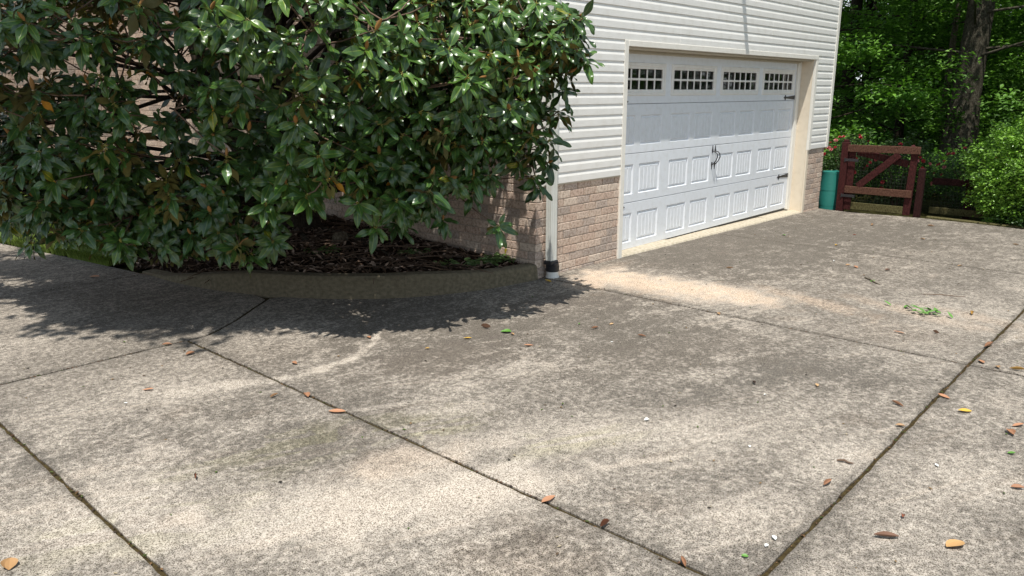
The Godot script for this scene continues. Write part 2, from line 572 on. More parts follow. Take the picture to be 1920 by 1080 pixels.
	# the pale curved tyre scrape, and the strips of grime along the joints
	var arc := [Vector2(-2.02, 0.22), Vector2(-2.11, 0.33), Vector2(-2.24, 0.43), Vector2(-2.48, 0.55), Vector2(-2.73, 0.58), Vector2(-3.01, 0.53), Vector2(-3.23, 0.42), Vector2(-3.52, 0.29)]
	var lines := []
	for i in arc.size() - 1:
		lines.append([arc[i], arc[i + 1], 0.035 + 0.013 * i, 0.24 - 0.02 * i])
	for l in [[-4.33, -0.6, -4.33, 5.0], [-3.02, -0.6, -3.02, 5.0], [0.09, 0.3, 0.09, 5.0], [-3.0, 3.55, 6.7, 3.55], [3.5, 0.0, 3.5, 5.0], [-6.5, -0.62, -3.0, -0.62]]:
		lines.append([Vector2(l[0], l[1]), Vector2(l[2], l[3]), 0.055, -0.10])
	for l in lines:
		var lo: Vector2 = l[0].min(l[1]) - Vector2.ONE * 0.15
		var hi: Vector2 = l[0].max(l[1]) + Vector2.ONE * 0.15
		for py in range(maxi(0, int((lo.y - z0) / per)), mini(high, int((hi.y - z0) / per))):
			for px in range(maxi(0, int((lo.x - x0) / per)), mini(wide, int((hi.x - x0) / per))):
				var p := Vector2(x0 + px * per, z0 + py * per)
				var d := p.distance_to(Geometry2D.get_closest_point_to_segment(p, l[0], l[1]))
				var i := py * wide + px
				d += (med[i] - 128) / 128.0 * 0.03
				if d < l[2]:
					lum[i] += l[3] * 1.8 * (1.0 - smoothstep(l[2] * 0.3, l[2], d))
	var out := PackedByteArray()
	out.resize(wide * high * 3)
	var cream := Color(1.125, 1.0, 0.855)
	var silt := Color(1.21, 0.955, 0.735)
	var lut := PackedByteArray()
	for i in 1024:
		lut.append(int(clampf(Color(i / 1023.0, 0, 0).linear_to_srgb().r * 255.0, 0, 255)))
	for i in wide * high:
		var l := 0.170 + 0.37 * smoothstep(0.05, 0.95, lum[i]) + 0.16 * clampf(lum[i] - 0.9, 0.0, 1.0)
		var k := warm[i]
		if k < 0.0:
			out[i * 3] = lut[mini(1023, int(l * (cream.r - 0.02 * -k) * 1023.0))]
			out[i * 3 + 1] = lut[mini(1023, int(l * 1023.0))]
			out[i * 3 + 2] = lut[mini(1023, int(l * (cream.b + 0.13 * k) * 1023.0))]
			continue
		out[i * 3] = lut[mini(1023, int(l * (cream.r + (silt.r - cream.r) * k) * 1023.0))]
		out[i * 3 + 1] = lut[mini(1023, int(l * (cream.g + (silt.g - cream.g) * k) * 1023.0))]
		out[i * 3 + 2] = lut[mini(1023, int(l * (cream.b + (silt.b - cream.b) * k) * 1023.0))]
	var m := mat("weathered concrete", Color.WHITE, 0.92, 0.3)
	m.albedo_texture = ImageTexture.create_from_image(Image.create_from_data(wide, high, false, Image.FORMAT_RGB8, out))
	# broken skin: cream sand grains and dark pits, a few millimetres across
	var grain := mixed(mixed(noise_img(1024, 0.10, 3, 31), noise_img(1024, 0.42, 1, 32, FastNoiseLite.TYPE_VALUE), 0.5), noise_img(1024, 0.22, 1, 33, FastNoiseLite.TYPE_VALUE), 0.35)
	m.detail_enabled = true
	m.detail_blend_mode = BaseMaterial3D.BLEND_MODE_MUL
	m.detail_uv_layer = BaseMaterial3D.DETAIL_UV_2
	m.detail_albedo = ramp_tex(grain, [0.0, 0.34, 0.46, 0.56, 0.68, 1.0], [Color(0.34, 0.325, 0.31), Color(0.54, 0.525, 0.505), Color(0.83, 0.82, 0.805), Color(0.97, 0.965, 0.96), Color(1, 1, 1), Color(1, 1, 1)])
	m.normal_enabled = true
	m.normal_texture = normal_tex(grain, 4.0)
	m.normal_scale = 0.0
	return m


func build_driveway() -> void:
	var m := concrete_material()
	mats.concrete = m
	var drive := Node3D.new()
	drive.name = "driveway"
	add_child(drive)
	structure(drive, "weathered stained concrete driveway cast in slabs before the garage", "driveway")
	var g := 0.0095
	var curb := curb_line()
	# outlines (x, z) of the slabs
	var slabs := []
	var big := PackedVector2Array([Vector2(-3.02 + g, 3.55 - g), Vector2(0.09 - g, 3.55 - g), Vector2(0.09 - g, 0.30), Vector2(0.06, 0.02)])
	for i in range(curb.size() - 1, -1, -1):
		if curb[i].y > -1.22:
			big.append(curb[i] + Vector2(0.03, -0.03))
	big.append(Vector2(-2.05 + g, -1.2 + g))
	big.append(Vector2(-2.55, -0.80))
	big.append(Vector2(-2.86, -0.62 + g))
	big.append(Vector2(-3.02 + g, -0.62 + g))
	slabs.append(big)
	slabs.append(PackedVector2Array([Vector2(-4.33 + g, -0.62 + g), Vector2(-3.02 - g, -0.62 + g), Vector2(-3.02 - g, 3.55 - g), Vector2(-4.33 + g, 3.55 - g)]))
	slabs.append(PackedVector2Array([Vector2(-8.5, -0.62 + g), Vector2(-4.33 - g, -0.62 + g), Vector2(-4.33 - g, 3.55 - g), Vector2(-8.5, 3.55 - g)]))
	var upper := PackedVector2Array([Vector2(-8.5, -0.62 - g), Vector2(-8.5, -2.86 + g), Vector2(-2.36, -2.88 + g)])
	for i in curb.size():
		if curb[i].y > -2.85 and curb[i].y < -1.22:
			upper.append(curb[i] + Vector2(0.03, 0.0))
	upper.append(Vector2(-2.06 - g, -1.2 - g))
	upper.append(Vector2(-2.56 - g, -0.81 - g))
	upper.append(Vector2(-2.87, -0.62 - g))
	slabs.append(upper)
	slabs.append(PackedVector2Array([Vector2(-8.5, -2.86 - g), Vector2(-8.5, -9.0), Vector2(-3.3, -9.0), Vector2(-2.82, -5.7), Vector2(-2.58, -4.34), Vector2(-2.36, -2.88 - g)]))
	slabs.append(PackedVector2Array([Vector2(0.09 + g, 3.55 - g), Vector2(0.09 + g, 0.0), Vector2(3.5 - g, 0.0), Vector2(3.5 - g, 3.55 - g)]))
	slabs.append(PackedVector2Array([Vector2(3.5 + g, 3.55 - g), Vector2(3.5 + g, 0.0), Vector2(6.80, 0.0), Vector2(6.72, 0.5), Vector2(6.86, 1.4), Vector2(6.84, 2.2), Vector2(6.72, 2.9), Vector2(6.7, 3.55 - g)]))
	slabs.append(PackedVector2Array([Vector2(-3.02 + g, 3.55 + g), Vector2(0.09 - g, 3.55 + g), Vector2(0.09 - g, 8.0), Vector2(-3.02 + g, 8.0)]))
	slabs.append(PackedVector2Array([Vector2(0.09 + g, 3.55 + g), Vector2(3.5 - g, 3.55 + g), Vector2(3.5 - g, 8.0), Vector2(0.09 + g, 8.0)]))
	slabs.append(PackedVector2Array([Vector2(3.5 + g, 3.55 + g), Vector2(6.7, 3.55 + g), Vector2(6.6, 8.0), Vector2(3.5 + g, 8.0)]))
	slabs.append(PackedVector2Array([Vector2(-8.5, 3.55 + g), Vector2(-3.02 - g, 3.55 + g), Vector2(-3.02 - g, 8.0), Vector2(-8.5, 8.0)]))
	for s in slabs:
		put("slab", slab_mesh(s, m), drive)
	var j := Mesher.new()
	for k in [[-8.5, 0.09], [0.09, 6.75]]:
		var a: float = k[0]
		var b: float = k[1]
		j.quad(Vector3(a, ground_y(a) - 0.011, 8.0), Vector3(b, ground_y(b) - 0.011, 8.0), Vector3(b, ground_y(b) - 0.011, 0.0), Vector3(a, ground_y(a) - 0.011, 0.0))
	j.quad(Vector3(-8.5, -0.011, 0.0), Vector3(-2.2, -0.011, 0.0), Vector3(-2.2, -0.011, -2.9), Vector3(-8.5, -0.011, -2.9))
	j.quad(Vector3(-2.2, -0.011, 0.0), Vector3(-0.4, -0.011, 0.0), Vector3(-1.2, -0.011, -0.6), Vector3(-2.2, -0.011, -1.4))
	put("joint_filler", j.mesh(mats.joint), drive)


func slab_mesh(outline: PackedVector2Array, m: Material) -> ArrayMesh:
	var o := outline
	if Geometry2D.is_polygon_clockwise(o):
		o.reverse()
	# small irregular nibbles along the edges, then a rounded arris
	var dense := PackedVector2Array()
	for i in o.size():
		var a := o[i]
		var b := o[(i + 1) % o.size()]
		var steps := maxi(1, int(a.distance_to(b) / 0.06)) if a.distance_to(b) > 0.3 and a.distance_to(CAM_FLAT) < 9.0 else 1
		for k in steps:
			dense.append(a.lerp(b, float(k) / steps) + (Vector2(rng.randfn(0, 0.0022), rng.randfn(0, 0.0022)) if steps > 1 else Vector2.ZERO))
	var inner := PackedVector2Array()
	var n := dense.size()
	for i in n:
		var d := (dense[(i + 1) % n] - dense[(i + n - 1) % n]).normalized()
		var inward := Vector2(-d.y, d.x)
		var w := 0.007 + rng.randf() * 0.004
		if rng.randf() < 0.12:
			w += rng.randf() * 0.018
		inner.append(dense[i] + inward * w)
	var q := Mesher.new()
	var idx := Geometry2D.triangulate_polygon(inner)
	if idx.is_empty():
		idx = Geometry2D.triangulate_polygon(o)
		inner = o
		n = 0
	var p3 := func(p: Vector2, y: float) -> Vector3: return Vector3(p.x, ground_y(p.x) + y, p.y)
	for i in range(0, idx.size(), 3):
		var a: Vector3 = p3.call(inner[idx[i]], 0.0)
		var b: Vector3 = p3.call(inner[idx[i + 1]], 0.0)
		var d: Vector3 = p3.call(inner[idx[i + 2]], 0.0)
		if (b - a).cross(d - a).y < 0.0:
			q.tri(a, d, b)
		else:
			q.tri(a, b, d)
	for i in n:
		var k := (i + 1) % n
		var a: Vector3 = p3.call(inner[i], 0.0)
		var b: Vector3 = p3.call(inner[k], 0.0)
		var c: Vector3 = p3.call(dense[k], -0.004)
		var d: Vector3 = p3.call(dense[i], -0.004)
		if (b - a).cross(c - a).y < 0.0:
			q.quad(a, d, c, b)
			q.quad(d, d - Vector3(0, 0.03, 0), c - Vector3(0, 0.03, 0), c)
		else:
			q.quad(a, b, c, d)
			q.quad(d, c, c - Vector3(0, 0.03, 0), d - Vector3(0, 0.03, 0))
	for p in q.v:
		q.u.append(Vector2((p.x + 6.5) / 14.5, (p.z + 4.0) / (14.5 * 1412.0 / 2048.0)))
		q.w.append(Vector2(p.x * 0.86 + p.z * 0.5, p.z * 0.86 - p.x * 0.5) / 0.85)
	return q.mesh(m)

const CAM_FLAT := Vector2(-5.29, 4.51)
var OUTLINE := PackedVector2Array([Vector2(-3.7, -9), Vector2(-3.5, -3.4), Vector2(-3.42, -2.2), Vector2(-3.38, -1.7), Vector2(-3.14, -1.22), Vector2(-2.70, -0.78), Vector2(-2.28, -0.33), Vector2(-2.20, 0.10), Vector2(-1.8, 0.28), Vector2(-1.5, 0.58), Vector2(-1.27, 0.68), Vector2(-0.4, 0.62), Vector2(0.05, 0.56), Vector2(0.22, 0.3), Vector2(2.0, -0.5), Vector2(2.0, -9)])
var SHADE := PackedVector2Array([Vector2(-3.3, -9), Vector2(-3.2, -3.2), Vector2(-3.1, -2.0), Vector2(-2.85, -1.4), Vector2(-2.4, -0.95), Vector2(-2.0, -0.4), Vector2(-1.75, 0.0), Vector2(-1.4, 0.3), Vector2(-1.1, 0.4), Vector2(-0.4, 0.4), Vector2(0.3, 0.35), Vector2(2.0, -0.5), Vector2(2.0, -9)])


func curb_line() -> PackedVector2Array:
	return PackedVector2Array([Vector2(-2.36, -2.94), Vector2(-2.345, -2.5), Vector2(-2.30, -2.15), Vector2(-2.21, -1.77), Vector2(-2.08, -1.43), Vector2(-1.93, -1.12), Vector2(-1.76, -0.86), Vector2(-1.60, -0.67), Vector2(-1.43, -0.49), Vector2(-1.26, -0.36), Vector2(-1.08, -0.25), Vector2(-0.87, -0.15), Vector2(-0.66, -0.07), Vector2(-0.36, 0.0), Vector2(-0.02, 0.05)])


func curb_height(i: float) -> float:
	return lerpf(0.015, 0.19, smoothstep(0.0, 4.5, i)) if i < 9.0 else lerpf(0.19, 0.135, smoothstep(9.0, 14.0, i))


# ---------------------------------------------------------------- house

const COURSE := 0.0765
const BRICK := 0.205

func brick_meshes(len: float, deep: float) -> Array:
	var out := []
	for k in 6:
		var m := Mesher.new()
		m.box(Vector3(0, 0, -deep), Vector3(len, COURSE - 0.0085, 0), 0.0035)
		# hand-thrown look: shift the corners a little
		var moved := {}
		for i in m.v.size():
			var p := m.v[i]
			var key := "%.4f %.4f %.4f" % [p.x, p.y, p.z]
			if not moved.has(key):
				moved[key] = Vector3(rng.randf_range(-0.0012, 0.0012), rng.randf_range(-0.001, 0.001), rng.randf_range(-0.0014, 0.0014))
			m.v[i] = p + moved[key]
		out.append(m.mesh(mats.bricks[k]))
	return out


func build_house() -> void:
	house = thing("house", "cream sided brick house with a white two car garage door", "house")
	var full := brick_meshes(BRICK - 0.008, 0.09)
	var half := brick_meshes(0.0955, 0.09)
	# --- structure behind the skins
	var core := Mesher.new()
	core.box(Vector3(0.008, -0.4, -0.30), Vector3(1.315, 0.862, -0.008))
	put("mortar", core.mesh(mats.mortar), house)
	core = Mesher.new()
	core.box(Vector3(6.19, -0.4, -0.30), Vector3(6.80, 0.862, -0.008))
	put("mortar", core.mesh(mats.mortar), house)
	core = Mesher.new()
	core.box(Vector3(0.008, -0.4, -8.4), Vector3(0.30, 6.0, -0.302))
	put("mortar", core.mesh(mats.mortar), house)
	var walls := Mesher.new()
	walls.box(Vector3(0.012, 0.864, -0.30), Vector3(1.33, 6.0, 0.004))
	walls.box(Vector3(6.19, 0.864, -0.30), Vector3(6.86, 6.0, 0.004))
	walls.box(Vector3(1.332, 2.125, -0.30), Vector3(6.188, 6.0, 0.004))
	walls.box(Vector3(6.62, -0.4, -8.4), Vector3(6.80, 6.0, -0.302))
	walls.box(Vector3(0.302, -0.4, -8.4), Vector3(6.618, 6.0, -8.2))
	put("wall", walls.mesh(mats.white_siding), house)
	var inside := Mesher.new()
	inside.box(Vector3(0.31, -0.38, -6.2), Vector3(6.61, -0.06, -0.31))
	inside.box(Vector3(0.31, -0.05, -6.4), Vector3(6.61, 2.9, -6.2))
	inside.box(Vector3(0.31, 2.91, -8.1), Vector3(6.61, 3.0, -0.31))
	put("garage_interior", inside.mesh(mats.dark), house)
	var roof := Mesher.new()
	roof.slab(PackedVector2Array([Vector2(-0.25, 6.0), Vector2(7.1, 6.0), Vector2(3.43, 8.4)]), -8.6, 0.06)
	put("roof", roof.mesh(mats.roof), house)
	# --- front brick, both sides of the door
	var tone := func() -> int: return [0, 0, 1, 1, 2, 3, 3, 4, 5][rng.randi() % 9]
	for row in 15:
		var y := 0.852 - 0.002 - COURSE * (row + 1) + 0.0085
		if y < -0.16:
			break
		var shift := 0.0 if row % 2 == 0 else 0.1025
		for side in 2:
			var x: float = (0.0 if row % 2 == 0 else 0.1025) if side == 0 else 6.215 + shift - 0.1025
			var end: float = 1.318 if side == 0 else 6.80
			if side == 1 and x < 6.20:
				x = 6.215
				put("brick", half[tone.call()], house, Transform3D(Basis(), Vector3(x, y, 0)))
				x += 0.1025
			while x < end - 0.03:
				var jog := rng.randf_range(-0.0015, 0.0025)
				var room: float = end - x
				var t := Transform3D(Basis(), Vector3(x, y, jog))
				if room < BRICK - 0.012:
					t.basis = Basis.from_scale(Vector3((room - 0.004) / 0.0955, 1, 1))
					put("brick", half[tone.call()], house, t)
				else:
					put("brick", full[tone.call()], house, t)
				x += BRICK
	# --- left side wall (faces -x): near bricks one by one, the rest joined
	var turn := Basis(Vector3(0, 0, -1), Vector3.UP, Vector3(-1, 0, 0)).orthonormalized()
	turn = Basis(Vector3.UP, -PI / 2)
	var places := []
	var colors := []
	var single := 0
	for row in range(-34, 15):
		var y := 0.852 - 0.002 - COURSE * (row + 1) + 0.0085
		var start := 0.0 if posmod(row, 2) == 1 else 0.105
		var z := -start
		while z > -8.35:
			var open := false
			if y > 1.36 and y < 2.75 and z - BRICK < -1.68 and z > -2.83:
				open = true
			if open:
				z -= BRICK
				continue
			# the brick's own x runs towards -z here
			var at := Transform3D(Basis(Vector3(0, 0, -1), Vector3.UP, Vector3(-1, 0, 0)), Vector3(rng.randf_range(-0.002, 0.0015), y, z))
			if y < 1.35 and z > -3.3 and single < 196 and (y < 0.72 or z > -1.3) and y > 0.02:
				put("brick", full[tone.call()], house, at)
				single += 1
			else:
				places.append(at)
				var b: Color = mats.bricks[tone.call()].albedo_color.srgb_to_linear()
				colors.append(b)
			z -= BRICK
	# --- back wing, facing the camera behind the tree
	for row in range(-30, 10):
		var y := 0.85 - COURSE * (row + 1)
		var x := -4.6 + (0.0 if posmod(row, 2) == 0 else 0.1025)
		while x < -0.01:
			places.append(Transform3D(Basis(), Vector3(x, y, -8.4 + rng.randf_range(-0.002, 0.002))))
			colors.append(mats.bricks[tone.call()].albedo_color.srgb_to_linear())
			x += BRICK
	var one := Mesher.new()
	one.box(Vector3(0, 0, -0.09), Vector3(BRICK - 0.008, COURSE - 0.0085, 0), 0.0035)
	many("brickwork", one.mesh(mats.brick_any), places, colors, house)
	var wing := Mesher.new()
	wing.box(Vector3(-4.6, -0.4, -8.75), Vector3(0.30, 6.0, -8.408))
	put("mortar", wing.mesh(mats.mortar), house)
	build_side_window()
	build_siding()
	build_garage_opening()
	build_garage_door()
	build_downspout()


func build_side_window() -> void:
	# opening on the left wall: z -2.8 .. -1.69, y 1.44 .. 2.7
	var z0 := -2.80
	var z1 := -1.69
	var y0 := 1.445
	var y1 := 2.72
	var w := Node3D.new()
	w.name = "window"
	house.add_child(w, true)
	var f := Mesher.new()
	f.box(Vector3(-0.0, y0, z0), Vector3(0.06, y1, z0 + 0.05), 0.004)
	f.box(Vector3(-0.0, y0, z1 - 0.05), Vector3(0.06, y1, z1), 0.004)
	f.box(Vector3(-0.0, y0, z0 + 0.05), Vector3(0.06, y0 + 0.055, z1 - 0.05), 0.004)
	f.box(Vector3(-0.0, y1 - 0.05, z0 + 0.05), Vector3(0.06, y1, z1 - 0.05), 0.004)
	f.box(Vector3(0.012, (y0 + y1) / 2 - 0.02, z0 + 0.05), Vector3(0.05, (y0 + y1) / 2 + 0.02, z1 - 0.05), 0.003)
	for k in 2:
		var z := lerpf(z0 + 0.05, z1 - 0.05, (k + 1) / 3.0)
		f.box(Vector3(0.018, y0 + 0.056, z - 0.008), Vector3(0.045, y1 - 0.052, z + 0.008))
	put("frame", f.mesh(mats.frame), w)
	var p := Mesher.new()
	p.box(Vector3(0.03, y0 + 0.05, z0 + 0.05), Vector3(0.034, y1 - 0.05, z1 - 0.05))
	put("pane", p.mesh(mats.pane), w)
	var b := Mesher.new()
	b.box(Vector3(0.062, y0, z0), Vector3(0.3, y1, z1))
	put("dark_room", b.mesh(mats.dark), w)
	var z := z0 - 0.05
	var k := 0
	while z < z1 + 0.04:
		var m := Mesher.new()
		m.box(Vector3(-0.035, y0 - 0.075, z), Vector3(0.06, y0 - 0.004, z + 0.062), 0.004)
		put("sill_brick", m.mesh(mats.bricks[k % 6]), w)
		z += 0.072
		k += 1


func siding_mesh(x0: float, x1: float) -> ArrayMesh:
	# a Dutch-lap course: a lip below, a flat face, a hollow shoulder above
	var m := Mesher.new()
	var prof := [Vector2(0.004, 0.0), Vector2(0.0150, 0.0), Vector2(0.0162, 0.0012), Vector2(0.0162, 0.0575), Vector2(0.0148, 0.0625), Vector2(0.0075, 0.089), Vector2(0.0060, 0.0975), Vector2(0.0056, 0.1016)]
	var cuts := maxi(1, int((x1 - x0) / 0.6))
	for c in cuts:
		var a: float = lerpf(x0, x1, float(c) / cuts)
		var b: float = lerpf(x0, x1, float(c + 1) / cuts)
		for i in prof.size() - 1:
			var p: Vector2 = prof[i]
			var q: Vector2 = prof[i + 1]
			m.quad(Vector3(a, p.y, p.x), Vector3(b, p.y, p.x), Vector3(b, q.y, q.x), Vector3(a, q.y, q.x))
	for x in [x0, x1]:
		for i in prof.size() - 1:
			var p: Vector2 = prof[i]
			var q: Vector2 = prof[i + 1]
			m.quad(Vector3(x, p.y, 0.004), Vector3(x, p.y, p.x), Vector3(x, q.y, q.x), Vector3(x, q.y, 0.004))
	return m.mesh(mats.white_siding)


func build_siding() -> void:
	var left := siding_mesh(0.085, 1.306)
	var right := siding_mesh(6.212, 6.80)
	var laps := []
	for x in [2.35, 4.62, 3.30, 5.48]:
		laps.append([siding_mesh(0.085, x), siding_mesh(x - 0.002, 6.80)])
	for k in range(1, 14):
		var y := 2.173 - 0.1016 * k
		put("siding_board", left, house, Transform3D(Basis(), Vector3(0, y, rng.randf_range(0, 0.0006))))
		put("siding_board", right, house, Transform3D(Basis(), Vector3(0, y, rng.randf_range(0, 0.0006))))
	for k in 37:
		var lap: Array = laps[(k / 2) % 4]
		put("siding_board", lap[0], house, Transform3D(Basis(), Vector3(0, 2.173 + 0.1016 * k, rng.randf_range(0, 0.0005))))
		put("siding_board", lap[1], house, Transform3D(Basis(), Vector3(0, 2.173 + 0.1016 * k + rng.randf_range(-0.0006, 0.0006), 0.0016)))
	# starter trim under the lowest course
	for s in [[-0.012, 1.31], [6.212, 6.885]]:
		var m := Mesher.new()
		m.box(Vector3(s[0], 0.838, -0.004), Vector3(s[1], 0.8518, 0.012), 0.002)
		put("starter_strip", m.mesh(mats.soffit), house)
	# corner posts
	var p := Mesher.new()
	p.box(Vector3(-0.014, 0.845, -0.075), Vector3(0.0845, 6.0, 0.024), 0.005)
	put("corner_post", p.mesh(mats.trim), house)
	p = Mesher.new()
	p.box(Vector3(6.8005, 0.845, -0.075), Vector3(6.888, 6.0, 0.024), 0.005)
	put("corner_post", p.mesh(mats.trim), house)
	# the red painted rainwater pipe at the far corner, seen as a sliver beside the brick
	# unseen rod added above the frame to cast a shadow band down the boards
	var l := Mesher.new()
	l.tube([Vector3(3.47, 3.63, 0.0), Vector3(3.47, 3.63, 0.36)], [0.045, 0.045], 12)
	l.tube([Vector3(3.47, 3.63, 0.0), Vector3(3.47, 3.63, 0.02)], [0.075, 0.075], 16)
	put("shadow_rod", l.mesh(mats.black), house)


func build_garage_opening() -> void:
	# white casing round the opening, cream inside faces
	var m := Mesher.new()
	m.box(Vector3(1.3075, -0.03, -0.02), Vector3(1.375, 2.172, 0.021), 0.003)
	put("casing", m.mesh(mats.trim), house)
	m = Mesher.new()
	m.box(Vector3(6.132, 0.838, -0.02), Vector3(6.210, 2.112, 0.021), 0.003)
	put("casing", m.mesh(mats.trim), house)
	m = Mesher.new()
	m.box(Vector3(1.3755, 2.114, -0.02), Vector3(6.210, 2.172, 0.0225), 0.004)
	put("casing", m.mesh(mats.trim), house)
	m = Mesher.new()
	m.box(Vector3(1.32, -0.03, -0.30), Vector3(1.3748, 2.113, -0.021))
	m.box(Vector3(6.131, -0.092, -0.30), Vector3(6.196, 2.113, -0.0205))
	m.box(Vector3(6.1325, -0.092, -0.02), Vector3(6.196, 0.8375, 0.006), 0.003)
	put("jamb", m.mesh(mats.cream), house)
	m = Mesher.new()
	m.box(Vector3(1.3755, 2.1135, -0.30), Vector3(6.1305, 2.124, -0.021))
	m.box(Vector3(1.3755, 2.092, -0.10), Vector3(6.1305, 2.113, -0.03), 0.003)
	put("header_lining", m.mesh(mats.soffit), house)
	m = Mesher.new()
	m.box(Vector3(5.992, -0.04, -0.25), Vector3(6.055, 2.075, -0.172), 0.004)
	m.box(Vector3(6.056, -0.06, -0.25), Vector3(6.1305, 2.09, -0.185), 0.003)
	put("door_stop", m.mesh(mats.trim), house)
	m = Mesher.new()
	m.box(Vector3(1.376, 2.062, -0.25), Vector3(6.055, 2.091, -0.172), 0.004)
	m.box(Vector3(1.376, 2.0915, -0.25), Vector3(6.130, 2.113, -0.155), 0.003)
	put("door_stop", m.mesh(mats.soffit), house)
	# concrete threshold
	m = Mesher.new()
	var xs := [1.376, 2.6, 3.9, 5.1, 6.130]
	for i in 4:
		var a: float = xs[i]
		var b: float = xs[i + 1]
		var ya := ground_y(a)
		var yb := ground_y(b)
		m.quad(Vector3(a, ya - 0.006, 0.012), Vector3(b, yb - 0.006, 0.012), Vector3(b, yb + 0.014, -0.002), Vector3(a, ya + 0.014, -0.002))
		m.quad(Vector3(a, ya + 0.014, -0.002), Vector3(b, yb + 0.014, -0.002), Vector3(b, maxf(yb + 0.016, -0.055), -0.30), Vector3(a, -0.03 - 0.0055 * (a - 1.37), -0.30))
	put("threshold", m.mesh(mats.sill), house)


func build_garage_door() -> void:
	var d := Node3D.new()
	d.name = "garage_door"
	house.add_child(d, true)
	var z := -0.2
	var x0 := 1.335
	var x1 := 5.988
	var lines := [2.085, 1.551, 1.028, 0.498, -0.022]
	var win := []
	for k in 4:
		win.append([1.399 + 1.168 * k, 2.436 + 1.168 * k])
	var pan := []
	for k in 4:
		pan.append([1.435 + 1.165 * k, 1.868 + 1.165 * k])
		pan.append([1.975 + 1.165 * k, 2.405 + 1.165 * k])
	for row in 4:
		var top: float = lines[row] - 0.002
		var low: float = lines[row + 1] + 0.002
		var holes: Array = win if row == 0 else pan
		var h0 := low + (0.088 if row == 0 else 0.086)
		var h1 := top - (0.112 if row == 0 else 0.112)
		if row == 3:
			h0 = low + 0.075
			h1 = top - 0.112
		var m := Mesher.new()
		# skin with openings
		m.quad(Vector3(x0, low + 0.004, z), Vector3(x1, low + 0.004, z), Vector3(x1, h0, z), Vector3(x0, h0, z))
		m.quad(Vector3(x0, h1, z), Vector3(x1, h1, z), Vector3(x1, top - 0.004, z), Vector3(x0, top - 0.004, z))
		m.quad(Vector3(x0, low, z - 0.006), Vector3(x1, low, z - 0.006), Vector3(x1, low + 0.004, z), Vector3(x0, low + 0.004, z))
		m.quad(Vector3(x0, top - 0.004, z), Vector3(x1, top - 0.004, z), Vector3(x1, top, z - 0.006), Vector3(x0, top, z - 0.006))
		m.quad(Vector3(x0, low, z - 0.04), Vector3(x1, low, z - 0.04), Vector3(x1, low, z - 0.006), Vector3(x0, low, z - 0.006))
		m.quad(Vector3(x0, top, z - 0.006), Vector3(x1, top, z - 0.006), Vector3(x1, top, z - 0.04), Vector3(x0, top, z - 0.04))
		var at := x0
		for h in holes:
			m.quad(Vector3(at, h0, z), Vector3(h[0], h0, z), Vector3(h[0], h1, z), Vector3(at, h1, z))
			at = h[1]
		m.quad(Vector3(at, h0, z), Vector3(x1, h0, z), Vector3(x1, h1, z), Vector3(at, h1, z))
		if row > 0:
			m.box(Vector3(x0, low, z - 0.045), Vector3(x1, top, z - 0.03))
		else:
			m.box(Vector3(x0, low, z - 0.045), Vector3(x1, h0, z - 0.03))
			m.box(Vector3(x0, h1, z - 0.045), Vector3(x1, top, z - 0.03))
		put("door_section", m.mesh(mats.door), d)
		if row > 0:
			for h in holes:
				var q := Mesher.new()
				q.rings(h[0], h0, h[1], h1, z, [[0.0, 0.0], [0.003, -0.001], [0.014, -0.017], [0.021, -0.0175], [0.033, -0.005], [0.037, -0.0045]], false)
				# beaded field: planks with V grooves
				var fx0: float = h[0] + 0.037
				var fx1: float = h[1] - 0.037
				var step := (fx1 - fx0) / 5.0
				var ya := h0 + 0.037
				var yb := h1 - 0.037
				for k in 5:
					var a := fx0 + step * k + (0.006 if k > 0 else 0.0)
					var b := fx0 + step * (k + 1) - (0.006 if k < 4 else 0.0)
					q.quad(Vector3(a, ya, z - 0.0045), Vector3(b, ya, z - 0.0045), Vector3(b, yb, z - 0.0045), Vector3(a, yb, z - 0.0045))
					if k < 4:
						q.quad(Vector3(b, ya, z - 0.0045), Vector3(b + 0.006, ya, z - 0.0135), Vector3(b + 0.006, yb, z - 0.0135), Vector3(b, yb, z - 0.0045))
						q.quad(Vector3(b + 0.006, ya, z - 0.0135), Vector3(b + 0.012, ya, z - 0.0045), Vector3(b + 0.012, yb, z - 0.0045), Vector3(b + 0.006, yb, z - 0.0135))
				put("door_panel", q.mesh(mats.door), d)
		else:
			for h in holes:
				var q := Mesher.new()
				q.rings(h[0], h0, h[1], h1, z, [[-0.006, 0.0], [-0.004, 0.007], [0.0, 0.010], [0.028, 0.010], [0.036, 0.003], [0.058, 0.001], [0.060, -0.012]], false)
				put("window_frame", q.mesh(mats.frame), d)
				var g0: float = h[0] + 0.060
				var g1: float = h[1] - 0.060
				var b0 := h0 + 0.060
				var b1 := h1 - 0.060
				var cell := (g1 - g0) / 6.0
				var mid := (b0 + b1) / 2
				for k in range(1, 6):
					var u := Mesher.new()
					var x := g0 + cell * k
					u.box(Vector3(x - 0.0115, b0, z - 0.012), Vector3(x + 0.0115, b1, z - 0.001), 0.003)
					put("muntin", u.mesh(mats.frame), d)
				for k in 6:
					var u := Mesher.new()
					u.box(Vector3(g0 + cell * k + (0.0118 if k > 0 else 0.0), mid - 0.0115, z - 0.012), Vector3(g0 + cell * (k + 1) - (0.0118 if k < 5 else 0.0), mid + 0.0115, z - 0.0015), 0.003)
					put("muntin", u.mesh(mats.frame), d)
				for k in 6:
					for r in 2:
						var u := Mesher.new()
						u.box(Vector3(g0 + cell * k + 0.001, (b0 if r == 0 else mid) + 0.001, z - 0.020), Vector3(g0 + cell * (k + 1) - 0.001, (mid if r == 0 else b1) - 0.001, z - 0.016))
						put("pane", u.mesh(mats.pane), d)
	# rubber seal below
	var s := Mesher.new()
	s.box(Vector3(x0, -0.055, z - 0.045), Vector3(x1, -0.021, z - 0.012), 0.004)
	put("bottom_seal", s.mesh(mats.rubber), d)
